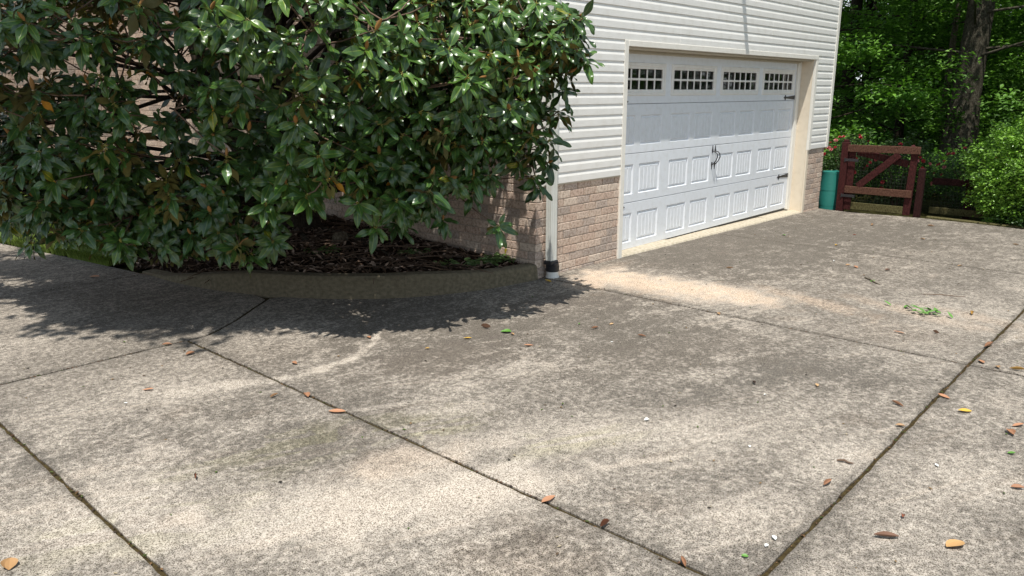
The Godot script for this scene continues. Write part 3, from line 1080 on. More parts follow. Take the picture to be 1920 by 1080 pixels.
	# strap hinges: a tapering strap ending in a spear head
	for k in [[5.99, 1.592, -1.0], [5.99, 0.470, -1.0], [1.345, 1.575, 1.0], [1.345, 0.458, 1.0]]:
		var o := PackedVector2Array([Vector2(0, 0.030), Vector2(0.26, 0.013), Vector2(0.295, 0.012), Vector2(0.31, 0.033), Vector2(0.325, 0.036), Vector2(0.335, 0.016), Vector2(0.375, 0.0), Vector2(0.335, -0.016), Vector2(0.325, -0.036), Vector2(0.31, -0.033), Vector2(0.295, -0.012), Vector2(0.26, -0.013), Vector2(0, -0.030)])
		var t := PackedVector2Array()
		for p in o:
			t.append(Vector2(k[0] + p.x * k[2], k[1] + p.y))
		var m := Mesher.new()
		m.slab(t, z + 0.0005, z + 0.006)
		for bx in [0.05, 0.17, 0.318]:
			m.box(Vector3(k[0] + bx * k[2] - 0.007, k[1] - 0.007, z + 0.006), Vector3(k[0] + bx * k[2] + 0.007, k[1] + 0.007, z + 0.010), 0.003)
		put("hinge", m.mesh(mats.black), d)
	# two bowed pull handles
	for x in [3.628, 3.696]:
		var m := Mesher.new()
		for e in [[0.965, 1.0], [0.79, -1.0]]:
			var o := PackedVector2Array()
			for p in [Vector2(-0.010, -0.03), Vector2(-0.017, 0.0), Vector2(-0.010, 0.02), Vector2(-0.005, 0.05), Vector2(0.0, 0.062), Vector2(0.005, 0.05), Vector2(0.010, 0.02), Vector2(0.017, 0.0), Vector2(0.010, -0.03)]:
				o.append(Vector2(x + p.x, e[0] + p.y * e[1]))
			m.slab(o, z + 0.0005, z + 0.006)
		m.tube([Vector3(x, 0.955, z + 0.005), Vector3(x, 0.945, z + 0.045), Vector3(x, 0.925, z + 0.066), Vector3(x, 0.885, z + 0.074), Vector3(x, 0.84, z + 0.056), Vector3(x, 0.80, z + 0.024), Vector3(x, 0.785, z + 0.005)], [0.005, 0.006, 0.0065, 0.0075, 0.0065, 0.006, 0.005], 8)
		put("handle", m.mesh(mats.black), d)


func build_downspout() -> void:
	var d := Node3D.new()
	d.name = "downspout"
	house.add_child(d, true)
	var m := Mesher.new()
	var x0 := 0.108
	var x1 := 0.196
	var z0 := 0.026
	var z1 := 0.094
	# corrugated rectangular pipe: ribs along the sides and front
	var o := PackedVector2Array()
	var corner := [Vector2(x0, z0), Vector2(x1, z0), Vector2(x1, z1), Vector2(x0, z1)]
	for k in 4:
		var a: Vector2 = corner[k]
		var b: Vector2 = corner[(k + 1) % 4]
		var dirv := (b - a).normalized()
		var nrm := Vector2(dirv.y, -dirv.x)
		var ln := a.distance_to(b)
		for q in [[0.05, 0.0], [0.24, 0.0], [0.28, -0.004], [0.34, -0.004], [0.38, 0.0], [0.62, 0.0], [0.66, -0.004], [0.72, -0.004], [0.76, 0.0], [0.95, 0.0]]:
			o.append(a + dirv * ln * q[0] + nrm * q[1])
	m.slab(o, 0.15, 6.0, Transform3D(Basis(Vector3(1, 0, 0), Vector3(0, 0, 1), Vector3(0, 1, 0)), Vector3.ZERO))
	put("pipe", m.mesh(mats.gutter), d)
	m = Mesher.new()
	m.box(Vector3(x0 - 0.012, 0.118, z0 - 0.010), Vector3(x1 + 0.012, 0.160, z1 + 0.012), 0.008)
	var c := Vector3((x0 + x1) / 2 + 0.012, 0, (z0 + z1) / 2 + 0.008)
	m.tube([c + Vector3(-0.006, 0.132, 0), c + Vector3(0, 0.10, 0), c + Vector3(0, 0.055, 0)], [0.060, 0.064, 0.063], 20)
	put("rubber_coupling", m.mesh(mats.rubber), d)
	m = Mesher.new()
	m.tube([c + Vector3(0, 0.068, 0), c + Vector3(0, -0.035, 0)], [0.0575, 0.0575], 24)
	m.tube([c + Vector3(0, 0.012, 0), c + Vector3(0, 0.008, 0), c + Vector3(0, -0.036, 0), c + Vector3(0, -0.042, 0)], [0.058, 0.0645, 0.0645, 0.060], 24)
	put("drain_pipe", m.mesh(mats.pvc), d)


# ---------------------------------------------------------------- planter

func mulch_y(x: float, z: float) -> float:
	return clampf(0.105 - 0.045 * z, 0.0, 0.27)


func build_planter() -> void:
	var line := curb_line()
	var kerb_root := Node3D.new()
	kerb_root.name = "kerb"
	add_child(kerb_root)
	structure(kerb_root, "grey brown curved concrete kerb edging the planting bed under the magnolia", "kerb")
	var kerb := Mesher.new()
	for i in line.size() - 1:
		var p := [line[i], line[i + 1]]
		var o := []
		for k in 2:
			var j := i + k
			var t := (line[mini(j + 1, line.size() - 1)] - line[maxi(j - 1, 0)]).normalized()
			var back := Vector2(t.y, -t.x)
			var h := curb_height(float(j))
			var q := []
			for s in [[0.0, -0.03], [0.012, h * 0.80], [0.020, h * 0.93], [0.034, h], [0.125, h + 0.004], [0.14, h - 0.01], [0.145, -0.03]]:
				var f: Vector2 = line[j] + back * s[0]
				if k == 0 and i in [5, 9] or k == 1 and j in [5, 9]:
					f += t * (0.0009 if k == 0 else -0.0009)
				q.append(Vector3(f.x, s[1], f.y))
			o.append(q)
		for s in 6:
			kerb.quad(o[0][s], o[1][s], o[1][s + 1], o[0][s + 1])
		for k in 2:
			if k == 0 and i in [0, 5, 9] or k == 1 and (i + 1) in [5, 9, line.size() - 1]:
				for s in range(1, 6):
					kerb.tri(o[k][0], o[k][s], o[k][s + 1])
		if i + 1 in [5, 9, line.size() - 1]:
			put("kerb_section", kerb.mesh(mats.curb), kerb_root)
			kerb = Mesher.new()
	# mulch: a grid kept to the bed
	var bed := PackedVector2Array()
	for i in line.size():
		var t := (line[mini(i + 1, line.size() - 1)] - line[maxi(i - 1, 0)]).normalized()
		bed.append(line[i] + Vector2(t.y, -t.x) * 0.12)
	bed.append(Vector2(0.06, -0.01)); bed.append(Vector2(0.02, -8.5)); bed.append(Vector2(-3.3, -8.5)); bed.append(Vector2(-2.8, -5.6)); bed.append(Vector2(-2.55, -4.3))
	var f := FastNoiseLite.new()
	f.seed = 41
	f.frequency = 1.8
	f.fractal_octaves = 3
	var step := 0.09
	var hts := {}
	var y_at := func(x: float, z: float) -> float:
		var p := Vector2(x, z)
		var best := 9.0
		var hh := 0.0
		for i in line.size() - 1:
			var dd := p.distance_to(Geometry2D.get_closest_point_to_segment(p, line[i], line[i + 1]))
			if dd < best:
				best = dd
				hh = curb_height(float(i))
		if z < -2.9:
			best = clampf((x + 2.36 - (-2.9 - z) * -0.16), 0.0, 9.0)
			hh = 0.02
		var e := lerpf(hh - 0.025, mulch_y(x, z), smoothstep(0.1, 0.8, best))
		return e + f.get_noise_2d(x, z) * 0.035
	var m := Mesher.new()
	var gx := -3.4
	while gx < 0.05:
		var gz := -8.5
		while gz < 0.1:
			if Geometry2D.is_point_in_polygon(Vector2(gx + step / 2, gz + step / 2), bed):
				var q := []
				for c in [[0, 1], [1, 1], [1, 0], [0, 0]]:
					var x: float = gx + c[0] * step
					var z: float = gz + c[1] * step
					var key := Vector2i(roundi(x * 100), roundi(z * 100))
					if not hts.has(key):
						hts[key] = y_at.call(x, z)
					q.append(Vector3(x, hts[key], z))
				m.quad(q[0], q[1], q[2], q[3])
			gz += step
		gx += step
	structure(put("mulch_bed", m.mesh(mats.mulch)), "dark soil and mulch of the planting bed between kerb and side wall", "soil")
	# chips, dead leaves and twigs that cover it
	var chip := dead_leaf_mesh(0.085, 0.036, 0.35, 3)
	var at := []
	var col := []
	for i in 5200:
		var x := rng.randf_range(-3.0, -0.02)
		var z := rng.randf_range(-6.0, 0.0)
		if rng.randf() < 0.6:
			z = rng.randf_range(-3.4, 0.0)
		if not Geometry2D.is_point_in_polygon(Vector2(x, z), bed):
			continue
		var y: float = y_at.call(x, z)
		var b := Basis(Vector3.UP, rng.randf() * TAU) * Basis(Vector3.RIGHT, rng.randf_range(-0.6, 0.6)) * Basis(Vector3.BACK, rng.randf_range(-0.5, 0.5))
		var s := rng.randf_range(0.35, 1.15)
		at.append(Transform3D(b.scaled(Vector3(s * rng.randf_range(0.5, 1.0), s, s)), Vector3(x, y + rng.randf_range(0.004, 0.02), z)))
		var t := rng.randf()
		var base := Color(0.06, 0.038, 0.026).lerp(Color(0.13, 0.082, 0.052), t)
		if rng.randf() < 0.18:
			base = Color(0.36, 0.26, 0.20)
		elif rng.randf() < 0.3:
			base = Color(0.06, 0.042, 0.032)
		col.append(base)
	var dead := mat("dead leaf", Color.WHITE, 0.75, 0.35)
	dead.vertex_color_use_as_albedo = true
	dead.cull_mode = BaseMaterial3D.CULL_DISABLED
	mats.dead = dead
	var litter := many("leaf_litter", chip.mesh(dead), at, col)
	tag(litter, "brown dead leaves and bark chips strewn over the planting bed", "leaf litter", "", "stuff")
	# fallen twigs
	var tw := Mesher.new()
	tw.tube([Vector3(-0.5, 0, 0), Vector3(-0.2, 0.012, 0.02), Vector3(0.15, 0.0, -0.015), Vector3(0.5, 0.01, 0.01)], [0.003, 0.006, 0.005, 0.002], 5)
	var twm := tw.mesh(mats.twig)
	at = []
	for i in 200:
		var x := rng.randf_range(-2.4, -0.1)
		var z := rng.randf_range(-3.2, -0.1)
		if Geometry2D.is_point_in_polygon(Vector2(x, z), bed):
			var s := rng.randf_range(0.2, 0.85)
			at.append(Transform3D(Basis(Vector3.UP, rng.randf() * TAU).scaled(Vector3(s, 0.9, s)), Vector3(x, y_at.call(x, z) + 0.012, z)))
	tag(many("fallen_twigs", twm, at, []), "thin brown twigs lying among the dead leaves of the bed", "twigs", "", "stuff")
	# a pale stone by the trunk
	var rock := lump(0.13, 0.07, 0.08, 51)
	tag(put("stone", rock.mesh(mats.pale_bark), null, Transform3D(Basis(Vector3.UP, 0.6), Vector3(-0.72, 0.22, -2.02))), "pale tan stone half sunk in the mulch beside the trunk", "stone")
	# weeds along the kerb
	var spots := [[-0.30, -0.42, 0.9, "low green weed tuft behind the kerb end, left of the others"], [-0.10, -0.36, 1.1, "leafy green weed against the brick corner with a yellow flower"], [-0.62, -0.60, 0.7, "small green weed in the mulch midway along the kerb"], [-0.52, -1.15, 0.6, "tiny weed sprouting in the mulch near the side wall"], [-1.15, -1.75, 0.8, "pale green seedling among roots left of the stone"]]
	var blade := spray_mesh(9, 0.10, 0.030, 0.05, mats.shrub_leaf, 61)
	for s in spots:
		var y: float = y_at.call(s[0], s[1])
		var w := thing("weed", s[3], "weed", Vector3(s[0], y, s[1]), "weeds in the planting bed")
		var p := []
		var cc := []
		for i in 14:
			var b := Basis(Vector3.UP, rng.randf() * TAU) * Basis(Vector3.RIGHT, rng.randf_range(-0.9, 0.5))
			p.append(Transform3D(b.scaled(Vector3.ONE * s[2] * rng.randf_range(0.6, 1.1)), Vector3(rng.randf_range(-0.12, 0.12), 0.02, rng.randf_range(-0.10, 0.10))))
			cc.append(Color(0.10, 0.17, 0.05).lerp(Color(0.16, 0.24, 0.08), rng.randf()))
		many("leaves", blade, p, cc, w)
	var fl := Mesher.new()
	fl.tube([Vector3(0, 0, 0), Vector3(0.0, 0.05, 0.01), Vector3(0, 0.058, 0.01)], [0.002, 0.014, 0.003], 7)
	put("flower", fl.mesh(mat("yellow petal", lin(0.75, 0.55, 0.04), 0.6)), get_node("weed_001"), Transform3D(Basis(), Vector3(0.02, 0.06, 0.05)))
	# grass at the far left, at the edge of the drive and behind the tree
	var g := Mesher.new()
	for k in 5:
		var a := TAU * k / 5.0
		var d := Vector3(cos(a), 0, sin(a))
		var s := Vector3(-sin(a), 0, cos(a)) * 0.0045
		var tip := d * 0.05 + Vector3(0, 0.085, 0)
		var mid := d * 0.018 + Vector3(0, 0.055, 0)
		g.col = Color.WHITE
		g.quad(d * 0.004 - s, d * 0.004 + s, mid + s * 0.8, mid - s * 0.8)
		g.tri(mid - s * 0.8, mid + s * 0.8, tip)
	at = []
	col = []
	for i in 9000:
		var z := rng.randf_range(-8.3, -3.5)
		var edge := -2.36 + (z + 2.9) * 0.16
		var x := edge + rng.randf_range(0.0, 1.0) * rng.randf_range(0.0, 1.0) * (0.5 if z > -4.2 else 2.0)
		if rng.randf() < 0.25:
			x = rng.randf_range(-2.9, -0.2)
			z = rng.randf_range(-8.3, -5.6)
		var s := rng.randf_range(0.6, 1.25)
		at.append(Transform3D(Basis(Vector3.UP, rng.randf() * TAU).scaled(Vector3.ONE * s), Vector3(x, maxf(0.0, y_at.call(x, z)) - 0.005, z)))
		col.append(Color(0.13, 0.19, 0.035).lerp(Color(0.22, 0.29, 0.06), rng.randf()))
	tag(many("grass", g.mesh(mats.grass), at, col), "short bright green grass at the edge of the drive behind the magnolia", "grass", "", "stuff")


func lump(rx: float, ry: float, rz: float, s: int) -> Mesher:
	var f := FastNoiseLite.new()
	f.seed = s
	f.frequency = 1.1
	var m := Mesher.new()
	var rings := []
	for i in 8:
		var ring := []
		for k in 12:
			var a := PI * i / 7.0
			var b := TAU * k / 12.0
			var p := Vector3(sin(a) * cos(b), cos(a), sin(a) * sin(b))
			ring.append(p * Vector3(rx, ry, rz) * (1.0 + 0.35 * f.get_noise_3dv(p)))
		rings.append(ring)
	for i in 7:
		for k in 12:
			var j := (k + 1) % 12
			m.quad_from(Vector3.ZERO, rings[i][k], rings[i][j], rings[i + 1][j], rings[i + 1][k])
	return m


# ---------------------------------------------------------------- leaves and foliage

# A leaf lying along +z from its base, face up, its midrib pale.
func magnolia_leaf(len: float, wide: float, tint: Color, seed_no: int, gloss: Material, dull: Material) -> ArrayMesh:
	var r := RandomNumberGenerator.new()
	r.seed = seed_no
	var bend := r.randf_range(0.10, 0.30)
	var fold := r.randf_range(0.16, 0.36)
	var wave := r.randf_range(0.0, 0.012)
	var rows := 8
	var across := [-1.0, -0.55, -0.10, 0.0, 0.10, 0.55, 1.0]
	var g: Array = []
	for i in rows + 1:
		var t := float(i) / rows
		var hw := wide * 0.5 * pow(sin(PI * clampf(pow(t, 0.86) * 0.97 + 0.015, 0, 1)), 0.85)
		var row := []
		for a in across:
			var x: float = a * hw
			var y: float = -bend * len * t * t + absf(x) * fold - x * x * 3.0 + wave * sin(t * 9.0) * signf(a) * absf(a)
			row.append(Vector3(x, y, t * len * (1.0 - 0.04 * bend) + 0.012))
		g.append(row)
	var nr := []
	for i in rows + 1:
		var row := []
		for k in across.size():
			var dx: Vector3 = g[i][mini(k + 1, 6)] - g[i][maxi(k - 1, 0)]
			var dz: Vector3 = g[mini(i + 1, rows)][k] - g[maxi(i - 1, 0)][k]
			var q := dz.cross(dx)
			row.append(q.normalized() if q.length() > 1e-9 else Vector3.UP)
		nr.append(row)
	var rib := Color(0.115, 0.165, 0.045) * tint
	var face := Color(0.030, 0.070, 0.020) * tint
	var edge := Color(0.043, 0.086, 0.023) * tint
	var cols := [edge, face, face, rib, face, face, edge]
	var top := Mesher.new()
	var back := Mesher.new()
	var rust := Color(0.085, 0.080, 0.032)
	var under := Vector3(0, -0.0012, 0)
	for i in rows:
		for k in 6:
			var a: Vector3 = g[i][k]
			var b: Vector3 = g[i][k + 1]
			var c: Vector3 = g[i + 1][k + 1]
			var d: Vector3 = g[i + 1][k]
			top.tri_smooth(a, c, b, nr[i][k], nr[i + 1][k + 1], nr[i][k + 1], cols[k], cols[k + 1], cols[k + 1])
			top.tri_smooth(a, d, c, nr[i][k], nr[i + 1][k], nr[i + 1][k + 1], cols[k], cols[k], cols[k + 1])
			if k % 2 == 0 or k == 1 or k == 3 or k == 5:
				back.tri_smooth(a + under, b + under, c + under, -nr[i][k], -nr[i][k + 1], -nr[i + 1][k + 1], rust, rust, rust)
				back.tri_smooth(a + under, c + under, d + under, -nr[i][k], -nr[i + 1][k + 1], -nr[i + 1][k], rust, rust, rust)
	# stalk
	top.col = Color(0.22, 0.20, 0.06)
	top.tube([Vector3(0, -0.002, -0.012), Vector3(0, -0.001, 0.014)], [0.0022, 0.0018], 4, false)
	return back.mesh(dull, top.mesh(gloss))


func seen(p: Vector3) -> float:
	# distance if the point lies in the frame, else a large number
	var b := Basis.from_euler(Vector3(deg_to_rad(-14.353), deg_to_rad(-47.741), 0.0))
	var q := b.inverse() * (p - CAM)
	if q.z > -0.3:
		return 999.0
	var t := tan(deg_to_rad(20.49))
	if absf(q.y / q.z) > t or absf(q.x / q.z) > t * 1.7778:
		return 999.0
	return -q.z


func build_magnolia() -> void:
	var base := Vector3(-0.60, 0.14, -2.85)
	var tree := thing("magnolia_tree", "large glossy magnolia with low sweeping branches in the kerbed bed", "tree", base)
	var trunk_pts := [Vector3(0.02, -0.1, 0), Vector3(0.0, 0.15, 0), Vector3(-0.10, 0.7, 0.0), Vector3(-0.20, 1.5, 0.05), Vector3(-0.24, 2.4, 0.05), Vector3(-0.24, 4.0, 0.1), Vector3(-0.2, 6.2, 0.1)]
	var tm := Mesher.new()
	tm.tube(trunk_pts, [0.26, 0.175, 0.15, 0.14, 0.125, 0.09, 0.03], 14)
	put("trunk", tm.mesh(mats.dark_bark), tree)
	var t2 := Mesher.new()
	t2.tube([Vector3(-0.02, 0.0, -0.08), Vector3(-0.22, 0.6, -0.5), Vector3(-0.42, 1.4, -1.0), Vector3(-0.46, 2.2, -1.25), Vector3(-0.6, 3.6, -1.4)], [0.12, 0.10, 0.09, 0.085, 0.04], 10)
	put("trunk", t2.mesh(mats.dark_bark), tree)
	# surface roots
	for r in [[[0.1, 0.05, 0.1], [-0.2, 0.02, 0.7], [-0.62, -0.01, 1.15], [-1.1, -0.06, 1.45]], [[0.1, 0.05, 0.1], [0.05, 0.06, 0.8], [-0.1, 0.02, 1.5], [-0.2, -0.04, 2.1]], [[0.15, 0.0, 0.05], [0.25, 0.03, 0.7], [0.10, -0.02, 1.3], [0.14, -0.08, 1.8]], [[-0.1, 0.03, 0.1], [-0.7, 0.03, 0.5], [-1.2, -0.03, 1.0], [-1.45, -0.1, 1.2]], [[-0.1, 0.05, 0.0], [-0.5, 0.05, 0.9], [-0.75, 0.0, 1.5], [-0.95, -0.08, 1.95]]]:
		var p := []
		for k in r:
			p.append(Vector3(k[0], k[1] - 0.0, k[2]))
		var m := Mesher.new()
		m.tube(p, [0.06, 0.036, 0.024, 0.012], 7)
		put("root", m.mesh(mats.bark), tree)
	# clumps of foliage, each at the end of a limb: [x, y, z, spread, rosettes, painted sunlight]
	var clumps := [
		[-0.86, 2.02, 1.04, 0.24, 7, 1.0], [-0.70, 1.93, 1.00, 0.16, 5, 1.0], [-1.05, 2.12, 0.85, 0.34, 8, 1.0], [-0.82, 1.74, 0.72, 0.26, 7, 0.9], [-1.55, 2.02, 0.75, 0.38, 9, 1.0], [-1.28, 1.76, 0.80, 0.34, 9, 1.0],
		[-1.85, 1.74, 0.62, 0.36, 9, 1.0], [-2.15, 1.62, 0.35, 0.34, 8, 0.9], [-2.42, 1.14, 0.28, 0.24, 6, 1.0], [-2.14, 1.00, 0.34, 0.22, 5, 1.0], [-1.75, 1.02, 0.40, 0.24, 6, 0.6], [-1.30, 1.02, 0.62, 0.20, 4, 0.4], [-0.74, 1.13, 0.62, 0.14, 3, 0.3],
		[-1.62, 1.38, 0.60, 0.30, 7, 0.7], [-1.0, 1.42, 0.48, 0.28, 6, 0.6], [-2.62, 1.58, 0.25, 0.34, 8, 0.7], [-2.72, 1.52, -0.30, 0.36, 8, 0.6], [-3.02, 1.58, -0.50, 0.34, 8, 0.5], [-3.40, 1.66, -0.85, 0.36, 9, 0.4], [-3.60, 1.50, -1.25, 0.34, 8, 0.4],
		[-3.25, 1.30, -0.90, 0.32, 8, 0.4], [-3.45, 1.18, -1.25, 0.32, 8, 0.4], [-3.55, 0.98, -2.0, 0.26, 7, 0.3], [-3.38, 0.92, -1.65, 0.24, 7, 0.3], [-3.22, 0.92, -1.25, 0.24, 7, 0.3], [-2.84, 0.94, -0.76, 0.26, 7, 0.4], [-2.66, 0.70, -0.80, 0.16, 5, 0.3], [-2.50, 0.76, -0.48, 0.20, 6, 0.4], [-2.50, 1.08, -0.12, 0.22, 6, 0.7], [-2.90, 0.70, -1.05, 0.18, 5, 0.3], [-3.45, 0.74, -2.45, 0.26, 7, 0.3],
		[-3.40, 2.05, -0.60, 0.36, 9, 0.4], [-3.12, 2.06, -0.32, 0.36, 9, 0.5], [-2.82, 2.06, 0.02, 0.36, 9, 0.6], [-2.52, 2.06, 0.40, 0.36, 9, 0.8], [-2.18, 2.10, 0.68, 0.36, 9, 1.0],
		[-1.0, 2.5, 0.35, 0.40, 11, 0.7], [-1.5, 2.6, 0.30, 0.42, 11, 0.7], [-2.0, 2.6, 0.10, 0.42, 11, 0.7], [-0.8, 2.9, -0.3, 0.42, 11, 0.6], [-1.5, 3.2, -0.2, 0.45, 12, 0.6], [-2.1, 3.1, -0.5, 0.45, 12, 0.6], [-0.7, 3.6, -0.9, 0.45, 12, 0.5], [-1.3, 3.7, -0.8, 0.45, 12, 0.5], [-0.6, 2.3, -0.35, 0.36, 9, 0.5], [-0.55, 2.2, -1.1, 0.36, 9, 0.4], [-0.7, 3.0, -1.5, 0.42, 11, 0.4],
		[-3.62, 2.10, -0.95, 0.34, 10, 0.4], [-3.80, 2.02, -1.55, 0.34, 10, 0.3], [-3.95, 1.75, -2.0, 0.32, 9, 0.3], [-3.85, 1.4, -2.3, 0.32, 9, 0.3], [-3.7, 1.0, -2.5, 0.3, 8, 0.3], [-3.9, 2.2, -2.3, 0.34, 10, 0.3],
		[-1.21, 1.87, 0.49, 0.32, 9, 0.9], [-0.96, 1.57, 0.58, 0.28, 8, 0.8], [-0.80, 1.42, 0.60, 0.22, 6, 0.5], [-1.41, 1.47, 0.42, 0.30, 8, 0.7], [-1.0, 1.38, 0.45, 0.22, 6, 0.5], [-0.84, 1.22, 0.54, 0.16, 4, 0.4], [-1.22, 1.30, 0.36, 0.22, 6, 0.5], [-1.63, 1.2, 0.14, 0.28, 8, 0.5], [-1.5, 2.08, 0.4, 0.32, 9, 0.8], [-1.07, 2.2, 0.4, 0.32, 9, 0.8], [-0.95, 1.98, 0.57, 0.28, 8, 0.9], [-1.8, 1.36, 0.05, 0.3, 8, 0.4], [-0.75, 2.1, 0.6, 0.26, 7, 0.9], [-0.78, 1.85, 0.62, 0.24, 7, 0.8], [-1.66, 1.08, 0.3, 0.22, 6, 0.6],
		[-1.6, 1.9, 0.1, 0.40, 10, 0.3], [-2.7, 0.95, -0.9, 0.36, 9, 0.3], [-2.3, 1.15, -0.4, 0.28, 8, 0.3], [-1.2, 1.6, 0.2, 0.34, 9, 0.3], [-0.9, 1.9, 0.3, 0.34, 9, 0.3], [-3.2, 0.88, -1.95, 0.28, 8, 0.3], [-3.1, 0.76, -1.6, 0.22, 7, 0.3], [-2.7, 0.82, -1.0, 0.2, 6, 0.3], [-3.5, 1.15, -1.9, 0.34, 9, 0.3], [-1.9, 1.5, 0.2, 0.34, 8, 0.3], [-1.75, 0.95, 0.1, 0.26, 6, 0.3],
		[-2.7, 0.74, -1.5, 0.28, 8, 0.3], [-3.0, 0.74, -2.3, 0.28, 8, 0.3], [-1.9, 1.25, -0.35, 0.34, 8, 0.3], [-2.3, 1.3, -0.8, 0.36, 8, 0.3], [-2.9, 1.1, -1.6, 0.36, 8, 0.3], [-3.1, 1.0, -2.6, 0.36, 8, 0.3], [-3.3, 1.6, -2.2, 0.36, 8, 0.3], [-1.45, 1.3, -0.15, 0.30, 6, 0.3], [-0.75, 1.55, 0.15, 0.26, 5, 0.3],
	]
	# the rest of the crown, above the frame and round the back
	var more := RandomNumberGenerator.new()
	more.seed = 77
	for i in 330:
		var a := more.randf() * TAU
		var y := more.randf_range(2.35, 6.6)
		var rad := 3.35 * sqrt(maxf(0.05, 1.0 - pow(maxf(0.0, y - 1.6) / 5.6, 1.6))) * more.randf_range(0.55, 1.0)
		var p := Vector3(-0.6 + cos(a) * rad, y, -2.85 + sin(a) * rad)
		if p.x > -0.35 and p.z < 0.35 or p.x > 0.3:
			continue
		if y < 2.5 and p.z > -2.2 and rad > 2.4:
			continue
		# the foot of the shadow must stay within what the drive shows
		if not Geometry2D.is_point_in_polygon(Vector2(p.x + 0.318 * p.y, p.z - 0.227 * p.y), SHADE):
			continue
		if clumps.size() < 170:
			clumps.append([p.x, p.y, p.z, 0.44, 11, 0.5])
	var limb_mesh_count := 0
	var leaf_at := []
	var leaf_tint := []
	var leaf_key := []
	var buds := []
	var tips := []
	var twigs := Mesher.new()
	var lr := RandomNumberGenerator.new()
	lr.seed = 314
	for c in clumps:
		var target := Vector3(c[0], c[1], c[2]) - base
		var flat := Vector2(target.x, target.z).length()
		var from_y := clampf(target.y * 0.75 - 0.1 * flat + 0.15, 0.25, 5.6)
		var s := 0.0
		var start := Vector3.ZERO
		for i in trunk_pts.size() - 1:
			if from_y >= trunk_pts[i].y and from_y <= trunk_pts[i + 1].y:
				start = trunk_pts[i].lerp(trunk_pts[i + 1], (from_y - trunk_pts[i].y) / (trunk_pts[i + 1].y - trunk_pts[i].y))
		var mid1 := start.lerp(target, 0.35) + Vector3(lr.randf_range(-0.2, 0.2), 0.14 + lr.randf_range(-0.2, 0.2), lr.randf_range(-0.2, 0.2))
		var mid2 := start.lerp(target, 0.7) + Vector3(lr.randf_range(-0.18, 0.18), 0.06 + lr.randf_range(-0.18, 0.18), lr.randf_range(-0.18, 0.18))
		var lm := Mesher.new()
		lm.tube([start, mid1, mid2, target], [0.030, 0.021, 0.014, 0.006], 7)
		put("limb", lm.mesh(mats.dark_bark), tree)
		limb_mesh_count += 1
		var out_dir := Vector3(target.x, 0.0, target.z).normalized()
		for i in int(c[4] * 1.45):
			var tip := Vector3.ZERO
			var clear := false
			for attempt in 8:
				tip = target + Vector3(lr.randfn(0.0, 0.55), lr.randfn(0.0, 0.42), lr.randfn(0.0, 0.55)) * float(c[3])
				clear = Geometry2D.is_point_in_polygon(Vector2(tip.x + base.x + 0.318 * (tip.y + base.y), tip.z + base.z - 0.227 * (tip.y + base.y)), OUTLINE)
				for other_tip in tips:
					if tip.distance_squared_to(other_tip) < 0.0145:
						clear = false
						break
				if clear:
					break
			if not clear:
				continue
			tips.append(tip)
			if tip.x + base.x > -0.16 and tip.z + base.z < 0.14:
				tip.x = -0.16 - base.x - lr.randf() * 0.1
			var axis := (out_dir * lr.randf_range(0.25, 0.9) + Vector3.UP * lr.randf_range(0.25, 1.0) + Vector3(lr.randfn(0, 0.3), lr.randfn(0, 0.2), lr.randfn(0, 0.3))).normalized()
			var joint := mid2.lerp(target, lr.randf_range(0.2, 1.0))
			twigs.tube([joint, joint.lerp(tip, 0.6) - Vector3(0, 0.02, 0), tip], [0.0065, 0.005, 0.0042], 5, false)
			var side := axis.cross(Vector3(0.3, 0.2, 0.9)).normalized()
			var other := axis.cross(side)
			var leaves := lr.randi_range(9, 14)
			var spin := lr.randf() * TAU
			var sun_tint: float = clampf(lr.randfn(0.5, 0.25) + (c[5] - 0.5) * 0.5, 0.0, 1.0)  # random tint, plus sunlight painted into the leaves of sunny clumps
			for k in leaves:
				var a := spin + k * 2.4
				var tilt := deg_to_rad(lerpf(46.0, 112.0, float(k) / leaves) + lr.randf_range(-12, 12))
				var radial := side * cos(a) + other * sin(a)
				var dirv := (axis * cos(tilt) + radial * sin(tilt) + Vector3(0, -0.34 - 0.3 * float(k) / leaves, 0)).normalized()
				var face := (axis * sin(tilt) - radial * cos(tilt))
				face = (face - dirv * face.dot(dirv)).normalized()
				face = face.rotated(dirv, lr.randf_range(-0.45, 0.45))
				var size := lr.randf_range(0.66, 1.28)
				var b := Basis(face.cross(dirv), face, dirv).scaled(Vector3.ONE * size)
				var pos: Vector3 = tip - axis * (0.05 * float(k) / leaves)
				leaf_at.append(Transform3D(b, pos))
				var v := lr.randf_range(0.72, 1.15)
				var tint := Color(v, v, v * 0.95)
				tint = tint.lerp(Color(v * 2.2, v * 2.05, v * 1.2), sun_tint * 0.8)
				if lr.randf() < 0.012:
					tint = Color(5.0, 2.6, 0.9)
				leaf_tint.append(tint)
				leaf_key.append(seen(base + pos + dirv * 0.08 * size))
			if lr.randf() < 0.24:
				buds.append([tip, axis, lr.randf_range(0.7, 1.3)])
	put("twig", twigs.mesh(mats.twig), tree)
	# the 300 leaves that show largest are parts of their own
	var order := range(leaf_at.size())
	order.sort_custom(func(a, b): return leaf_key[a] < leaf_key[b])
	var shapes := []
	for k in 3:
		shapes.append(magnolia_leaf(0.132, 0.051, Color.WHITE, 500 + k, mats.leaf_top, mats.leaf_back))
	var tinted := []
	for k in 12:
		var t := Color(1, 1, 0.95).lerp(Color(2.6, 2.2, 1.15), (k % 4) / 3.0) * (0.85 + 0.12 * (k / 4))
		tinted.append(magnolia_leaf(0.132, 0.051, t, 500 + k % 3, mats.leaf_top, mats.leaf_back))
	var single := {}
	for i in 300:
		single[order[i]] = true
		put("leaf", tinted[(order[i] * 7) % 12], tree, leaf_at[order[i]])
